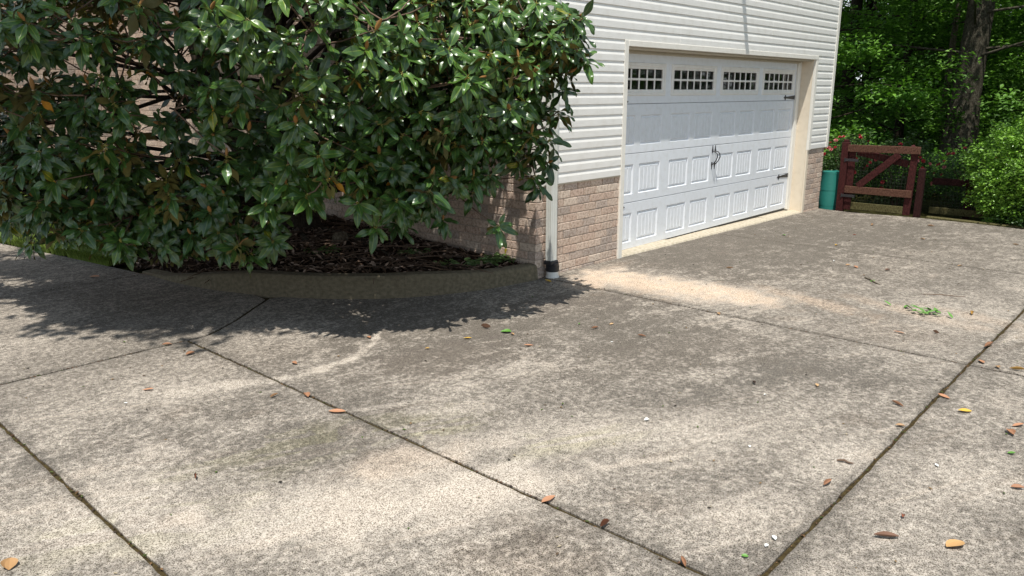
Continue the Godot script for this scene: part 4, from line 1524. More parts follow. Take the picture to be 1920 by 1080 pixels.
	for k in 3:
		var at := []
		var col := []
		for i in leaf_at.size():
			if i % 3 == k and not single.has(i):
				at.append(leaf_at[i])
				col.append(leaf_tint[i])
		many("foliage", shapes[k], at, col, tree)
	var bud := Mesher.new()
	bud.tube([Vector3(0, 0, 0), Vector3(0, 0.012, 0), Vector3(0, 0.03, 0), Vector3(0, 0.048, 0), Vector3(0, 0.062, 0)], [0.004, 0.010, 0.0115, 0.008, 0.001], 8)
	var bm := bud.mesh(mat("bud fuzz", lin(0.30, 0.155, 0.055), 0.85, 0.2))
	var n := 0
	for b in buds:
		if seen(base + b[0]) < 50.0 and n < 150:
			var y: Vector3 = b[1]
			var x := y.cross(Vector3(0.2, 0.1, 1)).normalized()
			put("bud", bm, tree, Transform3D(Basis(x, y, x.cross(y)).scaled(Vector3.ONE * b[2]), b[0]))
			n += 1


# A flat spray of small leaves on a twig, for woodland and shrubs.
func spray_mesh(count: int, len: float, wide: float, reach: float, m: Material, s: int, cupped := 0.25) -> ArrayMesh:
	var r := RandomNumberGenerator.new()
	r.seed = s
	var q := Mesher.new()
	for i in count:
		var root := Vector3(r.randfn(0, 0.45), r.randfn(0, 0.20), r.randfn(0, 0.45)) * reach
		var a := r.randf() * TAU
		var d := Vector3(cos(a), r.randf_range(-0.55, 0.35), sin(a)).normalized()
		var up := Vector3(r.randfn(0, 0.3), 1.0, r.randfn(0, 0.3))
		up = (up - d * up.dot(d)).normalized()
		var side := up.cross(d)
		var l := len * r.randf_range(0.7, 1.2)
		var w := wide * r.randf_range(0.8, 1.15) * 0.5
		var v := r.randf_range(0.75, 1.2)
		q.col = Color(v, v, v)
		var b := root
		var t := root + d * l - up * l * 0.15
		var p1 := root + d * l * 0.42 + side * w + up * w * cupped
		var p2 := root + d * l * 0.42 - side * w + up * w * cupped
		var p3 := root + d * l * 0.72 + side * w * 0.7 + up * w * cupped * 0.4
		var p4 := root + d * l * 0.72 - side * w * 0.7 + up * w * cupped * 0.4
		var mid := root + d * l * 0.55 - up * l * 0.03
		q.tri(b, p1, mid); q.tri(p1, p3, mid); q.tri(p3, t, mid)
		q.tri(b, mid, p2); q.tri(p2, mid, p4); q.tri(p4, mid, t)
	return q.mesh(m)


# ---------------------------------------------------------------- beyond the drive

func plank(a: Vector3, b: Vector3, wide: float, thick: float, facing: Vector3, bevel := 0.004) -> Mesher:
	# a board from a to b, its broad side towards facing
	var m := Mesher.new()
	var y := (b - a).normalized()
	var z := (facing - y * facing.dot(y)).normalized()
	var x := y.cross(z)
	var l := a.distance_to(b)
	m.box(Vector3(-wide / 2, 0, -thick / 2), Vector3(wide / 2, l, thick / 2), bevel, Transform3D(Basis(x, y, z), a))
	return m


func build_gate_and_fence() -> void:
	var west := Vector3(-1, 0, 0)
	var x := 6.93
	var gate := thing("gate", "low dark red wooden gate with a diagonal brace beyond the driveway", "gate", Vector3(x, -0.11, 0.8))
	var p := func(y: float, z: float, dx := 0.0) -> Vector3: return Vector3(dx, y, z - 0.8)
	put("stile", plank(p.call(0.02, 0.385), p.call(0.92, 0.385), 0.10, 0.035, west).mesh(mats.red_wood), gate)
	put("stile", plank(p.call(0.02, 1.235), p.call(0.92, 1.255), 0.095, 0.035, west).mesh(mats.red_wood), gate)
	put("rail", plank(p.call(0.955, 0.325, -0.035), p.call(0.965, 1.335, -0.035), 0.105, 0.035, west).mesh(mats.worn_wood), gate)
	put("rail", plank(p.call(0.335, 0.335, -0.035), p.call(0.335, 1.285, -0.035), 0.105, 0.035, west).mesh(mats.worn_wood), gate)
	put("rail", plank(p.call(0.09, 0.44), p.call(0.09, 1.185), 0.11, 0.03, west).mesh(mats.green_wood), gate)
	put("brace", plank(p.call(0.39, 0.52, -0.036), p.call(0.90, 1.06, -0.036), 0.10, 0.03, west).mesh(mats.red_wood), gate)
	put("brace", plank(p.call(0.90, 0.45, 0.036), p.call(0.76, 1.18, 0.036), 0.10, 0.03, west).mesh(mats.red_wood), gate)
	put("wire_mesh", wire_grid(0.42, 1.21, 0.03, 0.9, 0.8).mesh(mats.wire), gate, Transform3D(Basis(), Vector3(0.02, 0, 0)))
	for y in [0.24, 0.78]:
		var h := Mesher.new()
		h.box(Vector3(-0.058, y - 0.02, -0.50), Vector3(-0.0535, y + 0.02, -0.30), 0.001)
		h.tube([Vector3(-0.056, y - 0.03, -0.50), Vector3(-0.056, y + 0.03, -0.50)], [0.009, 0.009], 8)
		put("hinge", h.mesh(mats.black), gate)
	# posts of the gate
	var post := thing("gate_post", "tall dark red gate post between the teal barrel and the gate", "post", Vector3(x, -0.2, 0.28))
	put("shaft", plank(Vector3(0, 0, 0), Vector3(0, 1.13, 0), 0.10, 0.10, west, 0.006).mesh(mats.red_wood), post)
	var cap := Mesher.new()
	cap.box(Vector3(-0.035, 1.131, -0.035), Vector3(0.035, 1.17, 0.035), 0.008)
	put("cap", cap.mesh(mats.red_wood), post)
	post = thing("gate_post", "dark red latch post at the right end of the gate", "post", Vector3(x + 0.05, -0.2, 1.37))
	put("shaft", plank(Vector3(0, 0, 0), Vector3(0, 0.80, 0), 0.085, 0.085, west, 0.006).mesh(mats.shaded_red), post)
	# post against the corner of the house
	post = thing("fence_post", "narrow red post standing against the far corner of the house", "post", Vector3(7.02, -0.2, -0.22))
	put("shaft", plank(Vector3(0, 0, 0), Vector3(0, 1.08, 0), 0.09, 0.09, west, 0.006).mesh(mats.red_wood), post)
	# wire fence going on to the right
	var f := thing("fence", "dark red post and rail fence with wire mesh right of the gate", "fence", Vector3(7.55, -0.2, 2.2))
	for k in [[-0.35, 0.62], [0.45, 0.62], [1.25, 0.62], [2.1, 0.62]]:
		put("post", plank(Vector3(0.2, 0, k[0]), Vector3(0.2, k[1], k[0]), 0.09, 0.09, west, 0.005).mesh(mats.shaded_red), f)
	put("rail", plank(Vector3(0.135, 0.56, -0.85), Vector3(0.135, 0.56, 2.3), 0.10, 0.035, west).mesh(mats.shaded_red), f)
	put("rail", plank(Vector3(0.135, 0.12, -0.85), Vector3(0.135, 0.12, 2.3), 0.10, 0.035, west).mesh(mats.green_wood), f)
	put("wire_mesh", wire_grid(-0.85, 2.3, 0.1, 0.58, 0.0).mesh(mats.wire), f, Transform3D(Basis(), Vector3(0.16, 0, 0)))
	# low timber edging lying along the end of the drive
	var log_edge := put("edging_board", plank(Vector3(6.98, -0.12, 1.5), Vector3(6.92, -0.14, 3.4), 0.09, 0.09, Vector3.UP, 0.01).mesh(mats.green_wood))
	tag(log_edge, "dark weathered timber lying along the end of the driveway below the fence", "timber")
	# barrel
	var barrel := thing("barrel", "teal plastic barrel behind the far corner of the garage", "barrel", Vector3(7.09, -0.155, 0.05))
	var prof := [[0.0, 0.125], [0.012, 0.140], [0.075, 0.148], [0.085, 0.143], [0.095, 0.150], [0.20, 0.168], [0.31, 0.172], [0.318, 0.166], [0.33, 0.166], [0.338, 0.172], [0.45, 0.166], [0.55, 0.150], [0.585, 0.142], [0.592, 0.146], [0.610, 0.146], [0.617, 0.135]]
	var b := Mesher.new()
	var pts := []
	var rad := []
	for k in prof:
		pts.append(Vector3(0, k[0], 0))
		rad.append(k[1])
	b.tube(pts, rad, 32)
	put("shell", b.mesh(mats.barrel), barrel)
	var rim := Mesher.new()
	rim.tube([Vector3(0.05, 0.616, 0.04), Vector3(0.05, 0.632, 0.04)], [0.03, 0.028], 12)
	put("bung", rim.mesh(mats.barrel), barrel)


func wire_grid(z0: float, z1: float, y0: float, y1: float, shift: float) -> Mesher:
	var m := Mesher.new()
	var z := z0
	while z <= z1:
		m.box(Vector3(-0.001, y0, z - shift - 0.0007), Vector3(0.001, y1, z - shift + 0.0007))
		z += 0.05
	var y := y0
	while y <= y1:
		m.box(Vector3(0.0011, y - 0.0007, z0 - shift), Vector3(0.003, y + 0.0007, z1 - shift))
		y += 0.05
	return m


func bush(called: String, label: String, center: Vector3, radii: Vector3, sprays: int, mesh: ArrayMesh, dark: Color, pale: Color, s: int, group := "", rough := 0.25) -> Node3D:
	var r := RandomNumberGenerator.new()
	r.seed = s
	var f := FastNoiseLite.new()
	f.seed = s
	f.frequency = 1.7
	var foot := Vector3(center.x, center.y - radii.y, center.z)
	var o := thing(called, label, "shrub", foot, group)
	var stem := Mesher.new()
	for k in 7:
		var a := TAU * k / 7.0
		var tip := Vector3(cos(a) * radii.x * 0.6, radii.y * r.randf_range(1.0, 1.6), sin(a) * radii.z * 0.6)
		stem.tube([Vector3(cos(a) * 0.05, 0, sin(a) * 0.05), tip * 0.5 + Vector3(0, 0.08, 0), tip], [0.016, 0.011, 0.005], 5)
	put("stems", stem.mesh(mats.twig), o)
	var at := []
	var col := []
	for i in sprays:
		var d := Vector3(r.randfn(0, 1), r.randfn(0, 1), r.randfn(0, 1)).normalized()
		var k := 1.0 + rough * f.get_noise_3dv(d * 1.3) * 1.8
		var p := d * radii * k * pow(r.randf(), 0.22)
		p.y += radii.y
		if p.y < 0.03:
			continue
		var b := Basis(Vector3.UP, r.randf() * TAU) * Basis(Vector3.RIGHT, r.randf_range(-0.8, 0.8))
		at.append(Transform3D(b.scaled(Vector3.ONE * r.randf_range(0.7, 1.25)), p))
		col.append(dark.lerp(pale, clampf(r.randfn(0.5, 0.28), 0, 1)))
	many("foliage", mesh, at, col, o)
	return o


func build_shrubs() -> void:
	var small := spray_mesh(11, 0.050, 0.026, 0.10, mats.shrub_leaf, 71)
	bush("shrub", "rounded bright green shrub with small glossy leaves at the drive's right end", Vector3(7.45, 0.55, 2.72), Vector3(0.66, 0.80, 0.86), 3400, small, Color(0.09, 0.20, 0.028), Color(0.30, 0.52, 0.075), 72)
	bush("shrub", "low dark shrub at the foot of the bright green one", Vector3(7.2, 0.02, 2.9), Vector3(0.4, 0.22, 0.55), 500, small, Color(0.03, 0.07, 0.015), Color(0.07, 0.14, 0.03), 73)
	var leaf := spray_mesh(10, 0.045, 0.026, 0.11, mats.wood_leaf, 74)
	var spots := [[Vector3(7.95, 0.42, 0.02), Vector3(0.42, 0.55, 0.50), 700, 26, "rose bush full of small red blooms behind the teal barrel"], [Vector3(8.1, 0.40, 0.75), Vector3(0.45, 0.52, 0.55), 700, 22, "rose bush with red and pale blooms seen through the gate"], [Vector3(8.9, 0.32, 1.65), Vector3(0.6, 0.5, 0.55), 600, 14, "sparser red rose bush in front of the large tree trunk"]]
	var petal := Mesher.new()
	for ring in 2:
		for k in 6:
			var a := TAU * (k + ring * 0.5) / 6.0
			var rr := 0.027 - 0.011 * ring
			var d := Vector3(cos(a), 0, sin(a))
			var s := Vector3(-sin(a), 0, cos(a)) * rr * 0.6
			var y := 0.012 * ring
			petal.quad(Vector3(0, 0, 0), d * rr * 0.6 - s + Vector3(0, y + 0.006, 0), d * rr + Vector3(0, y + 0.016, 0), d * rr * 0.6 + s + Vector3(0, y + 0.006, 0))
	var red := petal.mesh(mats.rose)
	var pink := petal.mesh(mats.pink_rose)
	var r := RandomNumberGenerator.new()
	r.seed = 75
	for k in spots.size():
		var s: Array = spots[k]
		var b := bush("rose_bush", s[4], s[0], s[1], s[2], leaf, Color(0.035, 0.07, 0.022), Color(0.10, 0.15, 0.055), 76 + k, "rose bushes beyond the gate", 0.35)
		for i in int(s[3]):
			var d := Vector3(-absf(r.randfn(0.3, 0.7)), r.randfn(0.5, 0.5), r.randfn(0, 0.8)).normalized()
			var p: Vector3 = d * s[1] * 1.03 + Vector3(0, s[1].y, 0)
			var y := (d + Vector3(-0.3, 0.3, 0.2)).normalized()
			var x := y.cross(Vector3(0.1, 0.2, 1)).normalized()
			put("bloom", red if r.randf() < 0.72 else pink, b, Transform3D(Basis(x, y, x.cross(y)).scaled(Vector3.ONE * r.randf_range(0.8, 1.5)), p))


func woodland_tree(called: String, label: String, foot: Vector3, height: float, girth: float, crown_from: float, spread: float, sprays: int, mesh: ArrayMesh, bark: Material, dark: Color, pale: Color, s: int, lean := Vector3.ZERO, group := "trees of the wood behind the house") -> Node3D:
	var r := RandomNumberGenerator.new()
	r.seed = s
	var o := thing(called, label, "tree", foot, group)
	var tm := Mesher.new()
	var pts := []
	var rad := []
	for i in 9:
		var t := i / 8.0
		pts.append(Vector3(r.randfn(0, 0.04) * height * 0.1, t * height * 0.95, r.randfn(0, 0.04) * height * 0.1) + lean * t * height)
		rad.append(girth * (1.0 - 0.75 * t) * (1.35 if i == 0 else 1.0))
	tm.tube(pts, rad, 12)
	put("trunk", tm.mesh(bark), o)
	var at := []
	var col := []
	var branches := Mesher.new()
	var tiers := int(maxf(8.0, (height - crown_from) * 4.2))
	var each := int(sprays / float(tiers))
	for i in tiers:
		var y := lerpf(crown_from, height, pow((i + r.randf()) / tiers, 1.15))
		var a := i * 2.4 + r.randfn(0, 0.4)
		var k := (y - crown_from) / (height - crown_from)
		var l := spread * (1.0 - pow(k, 2.2) * 0.75) * r.randf_range(0.7, 1.1)
		var start: Vector3 = Vector3(0, y - l * 0.15, 0) + lean * y
		var tip := start + Vector3(cos(a) * l, l * r.randf_range(-0.05, 0.32), sin(a) * l)
		branches.tube([start, start.lerp(tip, 0.5) + Vector3(0, l * 0.05, 0), tip], [minf(girth * 0.22, 0.032), minf(girth * 0.12, 0.02), 0.006], 5)
		var side := Vector3(-sin(a), 0, cos(a))
		for q in each:
			var t := 0.2 + 0.85 * sqrt(r.randf())
			var p := start.lerp(tip, t) + side * r.randfn(0, 0.26) * l * 0.7 * t + Vector3(r.randfn(0, 0.1), r.randfn(-0.05, 0.13), r.randfn(0, 0.1))
			var b := Basis(Vector3.UP, r.randf() * TAU) * Basis(Vector3.RIGHT, r.randfn(0, 0.3))
			at.append(Transform3D(b.scaled(Vector3.ONE * r.randf_range(0.75, 1.3)), p))
			col.append(dark.lerp(pale, clampf(r.randfn(0.5, 0.3), 0, 1)))
	put("branches", branches.mesh(bark), o)
	many("crown", mesh, at, col, o)
	return o


func build_woods() -> void:
	var leaf := spray_mesh(12, 0.11, 0.055, 0.26, mats.wood_leaf, 81)
	var leaf2 := spray_mesh(14, 0.085, 0.045, 0.26, mats.wood_leaf, 82)
	var leaf3 := spray_mesh(16, 0.15, 0.085, 0.34, mats.wood_leaf, 84)
	var d := Color(0.06, 0.15, 0.025)
	var p := Color(0.20, 0.40, 0.055)
	woodland_tree("oak_tree", "thick grey trunked tree beyond the rose bushes", Vector3(13.9, -0.2, 0.25), 15.0, 0.32, 2.9, 4.6, 3000, leaf, mats.bark, d, p, 1, Vector3(0.03, 0, -0.008))
	# a bare broken trunk standing in the wood
	var snag := thing("dead_tree", "pale bare broken trunk with short snapped twigs in the wood", "tree", Vector3(15.2, -0.2, -0.46), "trees of the wood behind the house")
	var m := Mesher.new()
	m.tube([Vector3(0, 0, 0), Vector3(0.03, 1.5, 0), Vector3(0.12, 3.0, -0.02), Vector3(0.2, 4.6, 0.0), Vector3(0.3, 7.0, 0)], [0.085, 0.075, 0.068, 0.06, 0.02], 10)
	put("trunk", m.mesh(mats.pale_bark), snag)
	m = Mesher.new()
	for k in 9:
		var a := k * 2.3
		var y := 2.0 + k * 0.32
		m.tube([Vector3(0.06 + y * 0.02, y, 0), Vector3(cos(a) * 0.5, y + 0.1, sin(a) * 0.5), Vector3(cos(a) * 0.8, y + 0.05 - 0.2 * (k % 2), sin(a) * 0.8)], [0.014, 0.009, 0.004], 5)
	put("twigs", m.mesh(mats.pale_bark), snag)
	# understorey with level branches close behind the fence
	woodland_tree("beech_tree", "slender tree with level leafy branches just right of the house corner", Vector3(12.6, -0.2, -2.2), 8.5, 0.10, 1.0, 2.6, 2400, leaf, mats.dark_bark, d, p, 2)
	woodland_tree("beech_tree", "slender leafy tree between the pale broken trunk and the house", Vector3(16.0, -0.2, -1.6), 9.5, 0.12, 0.9, 3.2, 2600, leaf, mats.dark_bark, d, p, 3)
	woodland_tree("beech_tree", "leafy tree hanging over the bright shrub at the right edge", Vector3(13.2, -0.2, 4.9), 9.0, 0.12, 1.3, 3.4, 2600, leaf, mats.dark_bark, d, p, 4)
	woodland_tree("beech_tree", "small leafy tree right behind the thick grey trunk", Vector3(17.5, -0.2, 1.6), 9.0, 0.10, 0.8, 3.0, 2400, leaf, mats.dark_bark, d, p, 5)
	var spots := [[22.0, -4.6, "dark leafy tree deep in the wood beside the house wall"], [23.5, -1.6, "tall dark tree deep in the wood behind the broken trunk"], [24.0, 1.0, "tall dark tree deep in the wood behind the grey trunk"], [22.5, 4.0, "tall dark tree deep in the wood at the right edge"], [29.0, -6.8, "farthest dark tree of the wood nearest the house"], [30.0, -3.0, "farthest dark tree seen between house and broken trunk"], [31.0, 0.6, "farthest dark tree seen right of the broken trunk"], [30.0, 4.5, "farthest dark tree at the right edge"], [37.0, -9.0, "dim tree at the back of the wood along the house edge"], [38.0, -4.0, "dim tree at the back of the wood, middle"], [38.0, 1.5, "dim tree at the back of the wood, right"], [19.0, -4.0, "shaded half grown tree close to the house edge in the wood"], [45.0, -12.0, "last tree of the wood seen along the house edge"], [46.0, -6.0, "last tree of the wood seen left of the broken trunk"], [46.0, 0.0, "last tree of the wood seen behind the grey trunk"], [44.0, 5.0, "last tree of the wood at the right edge"]]
	for i in spots.size():
		var s: Array = spots[i]
		woodland_tree("forest_tree", s[2], Vector3(s[0], -0.2, s[1]), 13.0 + (i * 37 % 5), 0.15 + 0.02 * (i % 4), 0.5 + 0.3 * (i % 3), 3.9, 2600, leaf3, mats.dark_bark, d, p, 20 + i)
	# a bank of brush on the floor of the wood
	for k in [[10.6, -1.2, 0.7, "dark brush on the wood floor behind the rose bushes"], [11.2, 1.4, 0.6, "dark brush on the wood floor before the thick trunk"], [15.0, -3.4, 1.0, "dark brush in the wood beside the house edge"], [15.6, 0.2, 0.8, "dark brush in the wood behind the thick trunk"], [12.0, 4.2, 0.9, "dark brush in the wood behind the bright shrub"], [20.0, 0.5, 1.0, "far brush in the middle of the wood"]]:
		bush("brush", k[3], Vector3(k[0], k[2] * 0.6 - 0.2, k[1]), Vector3(1.3, k[2] * 0.7, 1.5), 700, leaf2, d, p * 0.8, 90 + int(k[0] * 10), "", 0.4)
	# trees outside the frame: they are mirrored in the door's panes and shade the left of the magnolia
	woodland_tree("roadside_tree", "broad tree across the drive, mirrored in the garage panes", Vector3(17.0, -0.2, 13.0), 13.0, 0.3, 0.6, 5.0, 2200, leaf, mats.bark, d, p, 51, Vector3.ZERO, "trees across the drive")
	woodland_tree("roadside_tree", "second broad tree across the drive, nearer the wood", Vector3(23.0, -0.2, 9.0), 14.0, 0.3, 0.6, 5.0, 2200, leaf, mats.bark, d, p, 52, Vector3.ZERO, "trees across the drive")
	woodland_tree("roadside_tree", "third broad tree across the drive, farthest round", Vector3(13.0, -0.2, 19.0), 14.0, 0.3, 0.6, 5.5, 2200, leaf, mats.bark, d, p, 53, Vector3.ZERO, "trees across the drive")
	overhang()
	fence_overhang()


func overhang() -> void:
	# a tall tree left of the frame whose limbs reach over the magnolia
	var o := thing("shade_tree", "tall tree left of the drive whose limbs overhang the magnolia", "tree", Vector3(-8.6, -0.1, -4.6))
	var m := Mesher.new()
	m.tube([Vector3(0, 0, 0), Vector3(0.1, 2.5, 0.1), Vector3(0.3, 5.0, 0.3), Vector3(0.4, 9.0, 0.5)], [0.3, 0.24, 0.2, 0.08], 12)
	put("trunk", m.mesh(mats.bark), o)
	var limbs := Mesher.new()
	var r := RandomNumberGenerator.new()
	r.seed = 99
	var at := []
	var col := []
	var leaf := spray_mesh(12, 0.13, 0.07, 0.30, mats.wood_leaf, 83)
	for k in 24:
		# where the middle of this bough's shadow should fall on the drive, and how high it hangs
		var foot := Vector2(lerpf(-2.9, -1.7, r.randf()), lerpf(-4.4, -1.1, r.randf()))
		if foot.x < -2.55 and foot.y > -1.4:
			foot.x += 0.5
		var h := r.randf_range(5.6, 7.6)
		var c := Vector3(foot.x - 0.318 * h, h, foot.y + 0.227 * h) - o.position
		limbs.tube([Vector3(0.3, 4.6 + 0.09 * k, 0.3), Vector3(c.x * 0.5, 5.6 + 0.1 * k, c.z * 0.5), c], [0.08, 0.05, 0.012], 6)
		for i in 70:
			var b := Basis(Vector3.UP, r.randf() * TAU) * Basis(Vector3.RIGHT, r.randfn(0, 0.4))
			at.append(Transform3D(b, c + Vector3(r.randfn(0, 0.30), r.randfn(0, 0.22), r.randfn(0, 0.42))))
			col.append(Color(0.03, 0.07, 0.014).lerp(Color(0.07, 0.14, 0.03), r.randf()))
	put("limbs", limbs.mesh(mats.bark), o)
	many("crown", leaf, at, col, o)


func fence_overhang() -> void:
	var o := thing("edge_tree", "tall tree right of the frame whose boughs hang over the wire fence", "tree", Vector3(12.5, -0.2, 7.2))
	var m := Mesher.new()
	m.tube([Vector3(0, 0, 0), Vector3(-0.1, 2.5, 0.0), Vector3(-0.3, 5.0, -0.2), Vector3(-0.4, 9.0, -0.3)], [0.3, 0.24, 0.2, 0.08], 12)
	put("trunk", m.mesh(mats.bark), o)
	var limbs := Mesher.new()
	var r := RandomNumberGenerator.new()
	r.seed = 199
	var at := []
	var col := []
	var leaf := spray_mesh(12, 0.13, 0.07, 0.30, mats.wood_leaf, 85)
	for k in 16:
		var foot := Vector2(lerpf(8.0, 9.8, r.randf()), lerpf(1.0, 2.0, r.randf()))
		var h := r.randf_range(6.0, 7.6)
		var c := Vector3(foot.x - 0.318 * h, h, foot.y + 0.227 * h) - o.position
		limbs.tube([Vector3(-0.3, 4.6 + 0.15 * k, -0.2), Vector3(c.x * 0.5, 5.8 + 0.1 * k, c.z * 0.5), c], [0.08, 0.05, 0.012], 6)
		for i in 75:
			var b := Basis(Vector3.UP, r.randf() * TAU) * Basis(Vector3.RIGHT, r.randfn(0, 0.4))
			at.append(Transform3D(b, c + Vector3(r.randfn(0, 0.34), r.randfn(0, 0.22), r.randfn(0, 0.40))))
			col.append(Color(0.03, 0.07, 0.014).lerp(Color(0.07, 0.14, 0.03), r.randf()))
	put("limbs", limbs.mesh(mats.bark), o)
	many("crown", leaf, at, col, o)


# ---------------------------------------------------------------- things lying on the drive

func dead_leaf_mesh(len: float, wide: float, curl: float, s: int) -> Mesher:
	var r := RandomNumberGenerator.new()
	r.seed = s
	var m := Mesher.new()
	var rows := 5
	var g := []
	for i in rows + 1:
		var t := float(i) / rows
		var hw := wide * 0.5 * pow(sin(PI * clampf(pow(t, 0.9) * 0.96 + 0.02, 0, 1)), 0.8)
		var row := []
		for a in [-1.0, -0.5, 0.0, 0.5, 1.0]:
			var x: float = a * hw
			row.append(Vector3(x * (1.0 - curl * 0.3 * absf(a)), absf(a) * absf(a) * hw * curl * 1.6 + 0.10 * len * curl * (2.0 * t - 1.0) * (2.0 * t - 1.0) + r.randf_range(0, 0.0015), (t - 0.5) * len))
		g.append(row)
	for i in rows:
		for k in 4:
			m.quad(g[i][k], g[i + 1][k], g[i + 1][k + 1], g[i][k + 1])
	return m


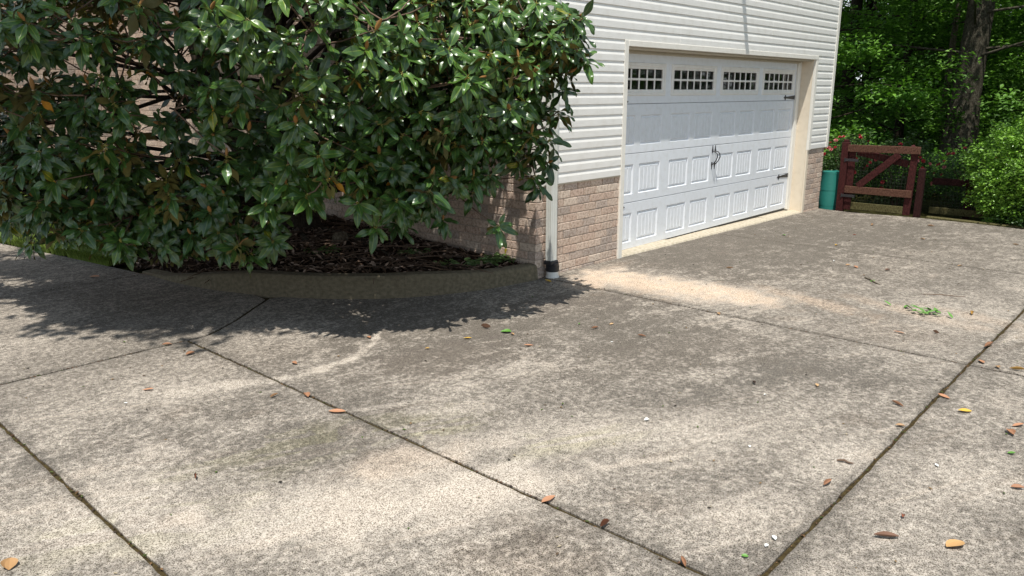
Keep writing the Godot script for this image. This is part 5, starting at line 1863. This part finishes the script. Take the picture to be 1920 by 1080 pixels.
func build_litter() -> void:
	var kinds := {
		"o": [mat("orange leaf", lin(0.42, 0.205, 0.11), 0.65), 0.085, 0.037, 0.35], "t": [mat("tan leaf", lin(0.50, 0.32, 0.16), 0.65), 0.07, 0.034, 0.35], "T": [mat("large tan leaf", lin(0.52, 0.30, 0.12), 0.65), 0.10, 0.062, 0.25],
		"y": [mat("yellow leaf", lin(0.62, 0.38, 0.05), 0.6), 0.07, 0.032, 0.4], "b": [mat("brown leaf", lin(0.17, 0.085, 0.05), 0.7), 0.085, 0.034, 0.8], "k": [mat("dark leaf", lin(0.07, 0.05, 0.045), 0.7), 0.065, 0.02, 0.8],
		"r": [mat("red brown leaf", lin(0.26, 0.075, 0.04), 0.7), 0.055, 0.03, 0.7], "w": [mat("white petal", lin(0.80, 0.80, 0.76), 0.6), 0.034, 0.022, 0.4], "g": [mat("green leaf", lin(0.10, 0.24, 0.035), 0.5), 0.07, 0.04, 0.2],
	}
	var shapes := {}
	var no := 0
	for k in kinds:
		var v: Array = kinds[k]
		v[0].cull_mode = BaseMaterial3D.CULL_DISABLED
		shapes[k] = []
		for i in 3:
			no += 1
			var m: StandardMaterial3D = v[0].duplicate()
			m.albedo_color = m.albedo_color.lerp(Color(0.45, 0.33, 0.24), [0.0, 0.28, 0.5][i]) if k != "w" and k != "g" else m.albedo_color
			shapes[k].append(dead_leaf_mesh(v[1] * [1.0, 0.85, 1.12][i], v[2] * [1.0, 1.15, 0.85][i], v[3] * [0.6, 1.1, 1.9][i], 600 + no).mesh(m))
	var names := {"o": "fallen_leaf", "t": "fallen_leaf", "T": "fallen_leaf", "y": "fallen_leaf", "b": "fallen_leaf", "k": "fallen_leaf", "r": "fallen_leaf", "w": "fallen_petal", "g": "green_leaf"}
	var list := [
		["o", -3.15, -0.30, 1.0, "orange leaf just left of the bend in the joint"], ["o", -3.17, -0.60, 0.9, "pale orange leaf lying on the joint that runs left"], ["o", -3.61, 0.13, 0.75, "small rust leaf alone on the left slab"], ["o", -3.04, 0.89, 1.0, "orange leaf on the middle joint, upper of two"], ["o", -3.06, 1.21, 1.2, "orange leaf on the middle joint, lower of two"],
		["o", -3.005, 2.645, 1.0, "orange leaf in the middle joint near the bottom"], ["r", -3.01, 2.94, 1.0, "crumpled red leaf stuck in the middle joint"], ["o", -3.02, 3.30, 0.7, "rust leaf in the joint at the bottom edge"], ["o", -2.14, 0.29, 0.8, "orange leaf inside the pale tyre arc"], ["o", -2.79, 0.37, 0.75, "dull orange leaf just outside the tyre arc"],
		["o", -2.07, 3.47, 0.85, "rust leaf leaning on the right joint, lowest there"], ["t", -1.21, 3.52, 0.8, "tan leaf at the edge of the right joint"], ["T", -2.22, 4.01, 1.0, "large broad tan leaf near the bottom right corner"], ["b", -2.34, 3.80, 1.2, "twisted dark brown leaf left of the large tan one"], ["o", 0.61, 3.56, 1.25, "long orange leaf on the joint at the right edge"],
		["o", 0.19, 3.60, 1.0, "orange leaf at the crossing of the two right joints"], ["o", -0.62, 3.58, 0.9, "orange leaf on the right joint below the crossing"], ["y", -0.77, 3.72, 1.15, "golden leaf right of the joint below the crossing"], ["o", -0.92, 3.96, 1.15, "orange leaf at the right edge, lower of a pair"], ["o", -0.79, 3.97, 0.9, "orange leaf at the right edge, upper of a pair"],
		["o", -0.92, 3.42, 0.85, "brown leaf left of the right joint beside the dark stain"], ["o", -1.52, 1.24, 0.85, "flat orange leaf on the dark concrete below the green cluster"], ["o", -0.90, 1.34, 0.75, "curled orange leaf right of the green leaf cluster"], ["o", -0.83, 1.70, 0.7, "rust leaf on the dark concrete below the sand"], ["t", -0.73, 1.37, 0.6, "tan leaf near the curled orange leaf"],
		["y", -2.03, 0.78, 0.55, "tiny yellow leaf below the magnolia's shadow"], ["y", -1.69, 0.82, 0.95, "yellow leaf left of the green leaf cluster"], ["g", -1.40, 0.92, 1.7, "bright green lobed leaf below the magnolia's shadow"], ["b", -1.43, 0.75, 1.0, "crumpled brown leaf behind the bright green one"], ["t", -1.41, 0.99, 0.75, "small tan leaf touching the bright green one"],
		["t", -3.17, 0.76, 0.8, "tan leaf left of the middle joint under the arc"], ["T", -4.69, 1.48, 0.9, "tan leaf cut by the lower left corner of the picture"], ["r", -3.92, 1.35, 0.7, "thin red leaf on the left slab above the bleached patch"], ["k", -1.15, 2.69, 0.9, "dark curled leaf on the large stain"], ["t", -0.93, 2.98, 0.7, "faint tan leaf at the lower side of the stain"],
		["w", -2.03, 2.51, 1.3, "white torn petal in the middle of the slab"], ["w", -1.28, 2.82, 0.8, "white petal below the dark stain"], ["w", -1.96, 3.05, 0.8, "white petal above the stick"], ["w", -1.56, 3.78, 0.9, "white petal on the right hand slab"], ["w", -2.64, 3.48, 1.1, "white petal on the right joint near the bottom, upper"], ["w", -2.71, 3.48, 0.9, "white petal on the right joint near the bottom, lower"], ["w", -3.78, 0.24, 0.7, "white speck of petal on the left slab"], ["w", -1.08, 1.62, 0.8, "white petal below the curled orange leaf"],
		["y", 1.46, 3.27, 1.2, "golden leaf right of the green sprig"], ["o", 0.51, 3.01, 0.9, "orange leaf between sprig and joint crossing"], ["g", 2.10, 2.32, 1.1, "green leaf beside the grey twig"], ["o", 2.63, 1.99, 1.0, "orange leaf of a small heap on the garage apron"], ["t", 2.66, 1.90, 0.9, "tan leaf of the small heap on the garage apron"], ["b", 2.70, 2.27, 1.1, "dark brown leaf right of the small heap"], ["y", 3.71, 1.40, 1.0, "bright yellow leaf before the right half of the door"],
		["g", 3.95, 0.67, 1.1, "thin green leaf close to the garage door"], ["w", 2.77, 1.72, 1.1, "white petal above the small heap"], ["t", 5.60, 1.19, 1.3, "tan leaf near the far end of the drive"], ["t", 6.08, 1.79, 1.2, "pale leaf at the far edge of the drive"], ["t", 1.67, 1.10, 1.0, "tan leaf above the sand before the door"], ["t", 0.14, 3.70, 0.9, "tan leaf just below the joint crossing"], ["y", 0.17, 3.80, 1.1, "dull yellow leaf at the right edge below the crossing"],
		["g", -1.18, 4.01, 0.7, "small green scrap at the right edge"], ["o", -1.55, 4.10, 0.8, "orange leaf cut by the right edge"], ["r", -2.14, 3.80, 0.6, "small red brown leaf above the large tan one"], ["g", -2.83, 3.45, 0.55, "green scrap left of the right joint at the bottom"], ["y", -0.02, 0.17, 1.3, "yellow leaf at the foot of the downspout"], ["o", -2.73, -3.08, 1.1, "orange leaf in the shade at the far left"], ["g", -0.89, 1.19, 0.55, "green scrap above the curled orange leaf"],
		["t", 0.05, 1.83, 0.8, "tan leaf below the sand on the joint"], ["b", 0.68, 3.21, 0.6, "small brown leaf below the green sprig"], ["t", 3.44, 2.74, 0.9, "pale leaf at the far joint on the right"], ["t", 5.28, 2.91, 1.1, "tan leaf far off at the right edge"], ["r", 4.6, 1.3, 0.9, "dark red leaf right of the bright yellow one"], ["t", 4.9, 2.0, 1.1, "tan leaf between the far edge and the yellow leaf"],
	]
	var r := RandomNumberGenerator.new()
	r.seed = 888
	for l in list:
		var y := ground_y(l[1]) + 0.004
		var b := Basis(Vector3.UP, r.randf() * TAU) * Basis(Vector3.RIGHT, r.randf_range(-0.12, 0.12)) * Basis(Vector3.BACK, r.randf_range(-0.2, 0.2))
		var size: float = l[3] * (0.8 if l[0] in ["w", "g"] else 0.95)
		var o := put(names[l[0]], shapes[l[0]][r.randi() % 3], null, Transform3D(b.scaled(Vector3.ONE * size), Vector3(l[1], y + 0.003, l[2])))
		tag(o, l[4], "petal" if l[0] == "w" else "leaf", "leaves fallen on the driveway" if l[0] != "w" else "petals fallen on the driveway")
	# the green fern-like sprig
	var sprig := thing("sprig", "fresh green sprig of many leaflets lying on the drive", "sprig", Vector3(1.23, ground_y(1.23), 3.0))
	var sm: ArrayMesh = dead_leaf_mesh(0.075, 0.026, 0.2, 700).mesh(kinds.g[0])
	for i in 26:
		var a := r.randf() * TAU
		var b := Basis(Vector3.UP, a) * Basis(Vector3.RIGHT, r.randf_range(-0.5, 0.1))
		put("leaflet", sm, sprig, Transform3D(b, Vector3(r.randfn(0, 0.045), r.randf_range(0.01, 0.04), r.randfn(0, 0.085))))
	# sticks
	for s in [[-1.82, 3.42, -1.80, 3.49, 0.006, "short dark stick on the slab beside the right joint"], [1.88, 2.81, 2.03, 3.10, 0.004, "long thin twig lying beyond the green sprig"], [2.19, 2.22, 1.99, 2.42, 0.007, "pale grey bit of twig beside the green leaf"]]:
		var a := Vector3(s[0], ground_y(s[0]) + 0.008, s[1])
		var b := Vector3(s[2], ground_y(s[2]) + 0.008, s[3])
		var m := Mesher.new()
		m.tube([a, a.lerp(b, 0.4) + Vector3(0.006, 0.004, 0), a.lerp(b, 0.75) - Vector3(0.004, 0, 0.003), b], [s[4] * 0.7, s[4], s[4] * 0.8, s[4] * 0.4], 6)
		tag(put("stick", m.mesh(mats.twig if s[4] < 0.007 else mats.pale_bark)), s[5], "stick")
	# crumbs of leaf and grit scattered over everything
	var crumb := dead_leaf_mesh(0.016, 0.009, 0.6, 3).mesh(mats.dead)
	var at := []
	var col := []
	for i in 620:
		var x := r.randf_range(-5.0, 6.5)
		var z := r.randf_range(0.05, 5.0) if x > -0.2 else r.randf_range(-1.0, 5.0)
		if x < -0.2 and Vector2(x, z).distance_to(Vector2(-0.9, -1.6)) < 1.9:
			continue
		at.append(Transform3D(Basis(Vector3.UP, r.randf() * TAU).scaled(Vector3.ONE * r.randf_range(0.4, 1.4)), Vector3(x, ground_y(x) + 0.003, z)))
		col.append([Color(0.12, 0.08, 0.05), Color(0.06, 0.05, 0.04), Color(0.30, 0.20, 0.10), Color(0.40, 0.34, 0.24), Color(0.12, 0.17, 0.05)][r.randi() % 5])
	# moss and leaf crumbs caught in the joints
	for l in [[-4.33, -0.6, -4.33, 4.0], [-3.02, -0.4, -3.02, 3.6], [0.09, 0.4, 0.09, 4.2], [-3.0, 3.55, 1.6, 3.55], [-4.8, -0.62, -3.0, -0.62]]:
		for i in 90:
			var t := r.randf()
			var x := lerpf(l[0], l[2], t) + r.randfn(0, 0.006)
			var z := lerpf(l[1], l[3], t) + r.randfn(0, 0.006)
			at.append(Transform3D(Basis(Vector3.UP, r.randf() * TAU).scaled(Vector3.ONE * r.randf_range(0.5, 1.3)), Vector3(x, ground_y(x) - 0.006, z)))
			col.append([Color(0.14, 0.08, 0.05), Color(0.20, 0.12, 0.06), Color(0.09, 0.11, 0.035), Color(0.07, 0.05, 0.04)][r.randi() % 4])
	tag(many("leaf_crumbs", crumb, at, col), "crumbs of dry leaf and grit scattered over the concrete and its joints", "crumbs", "", "stuff")
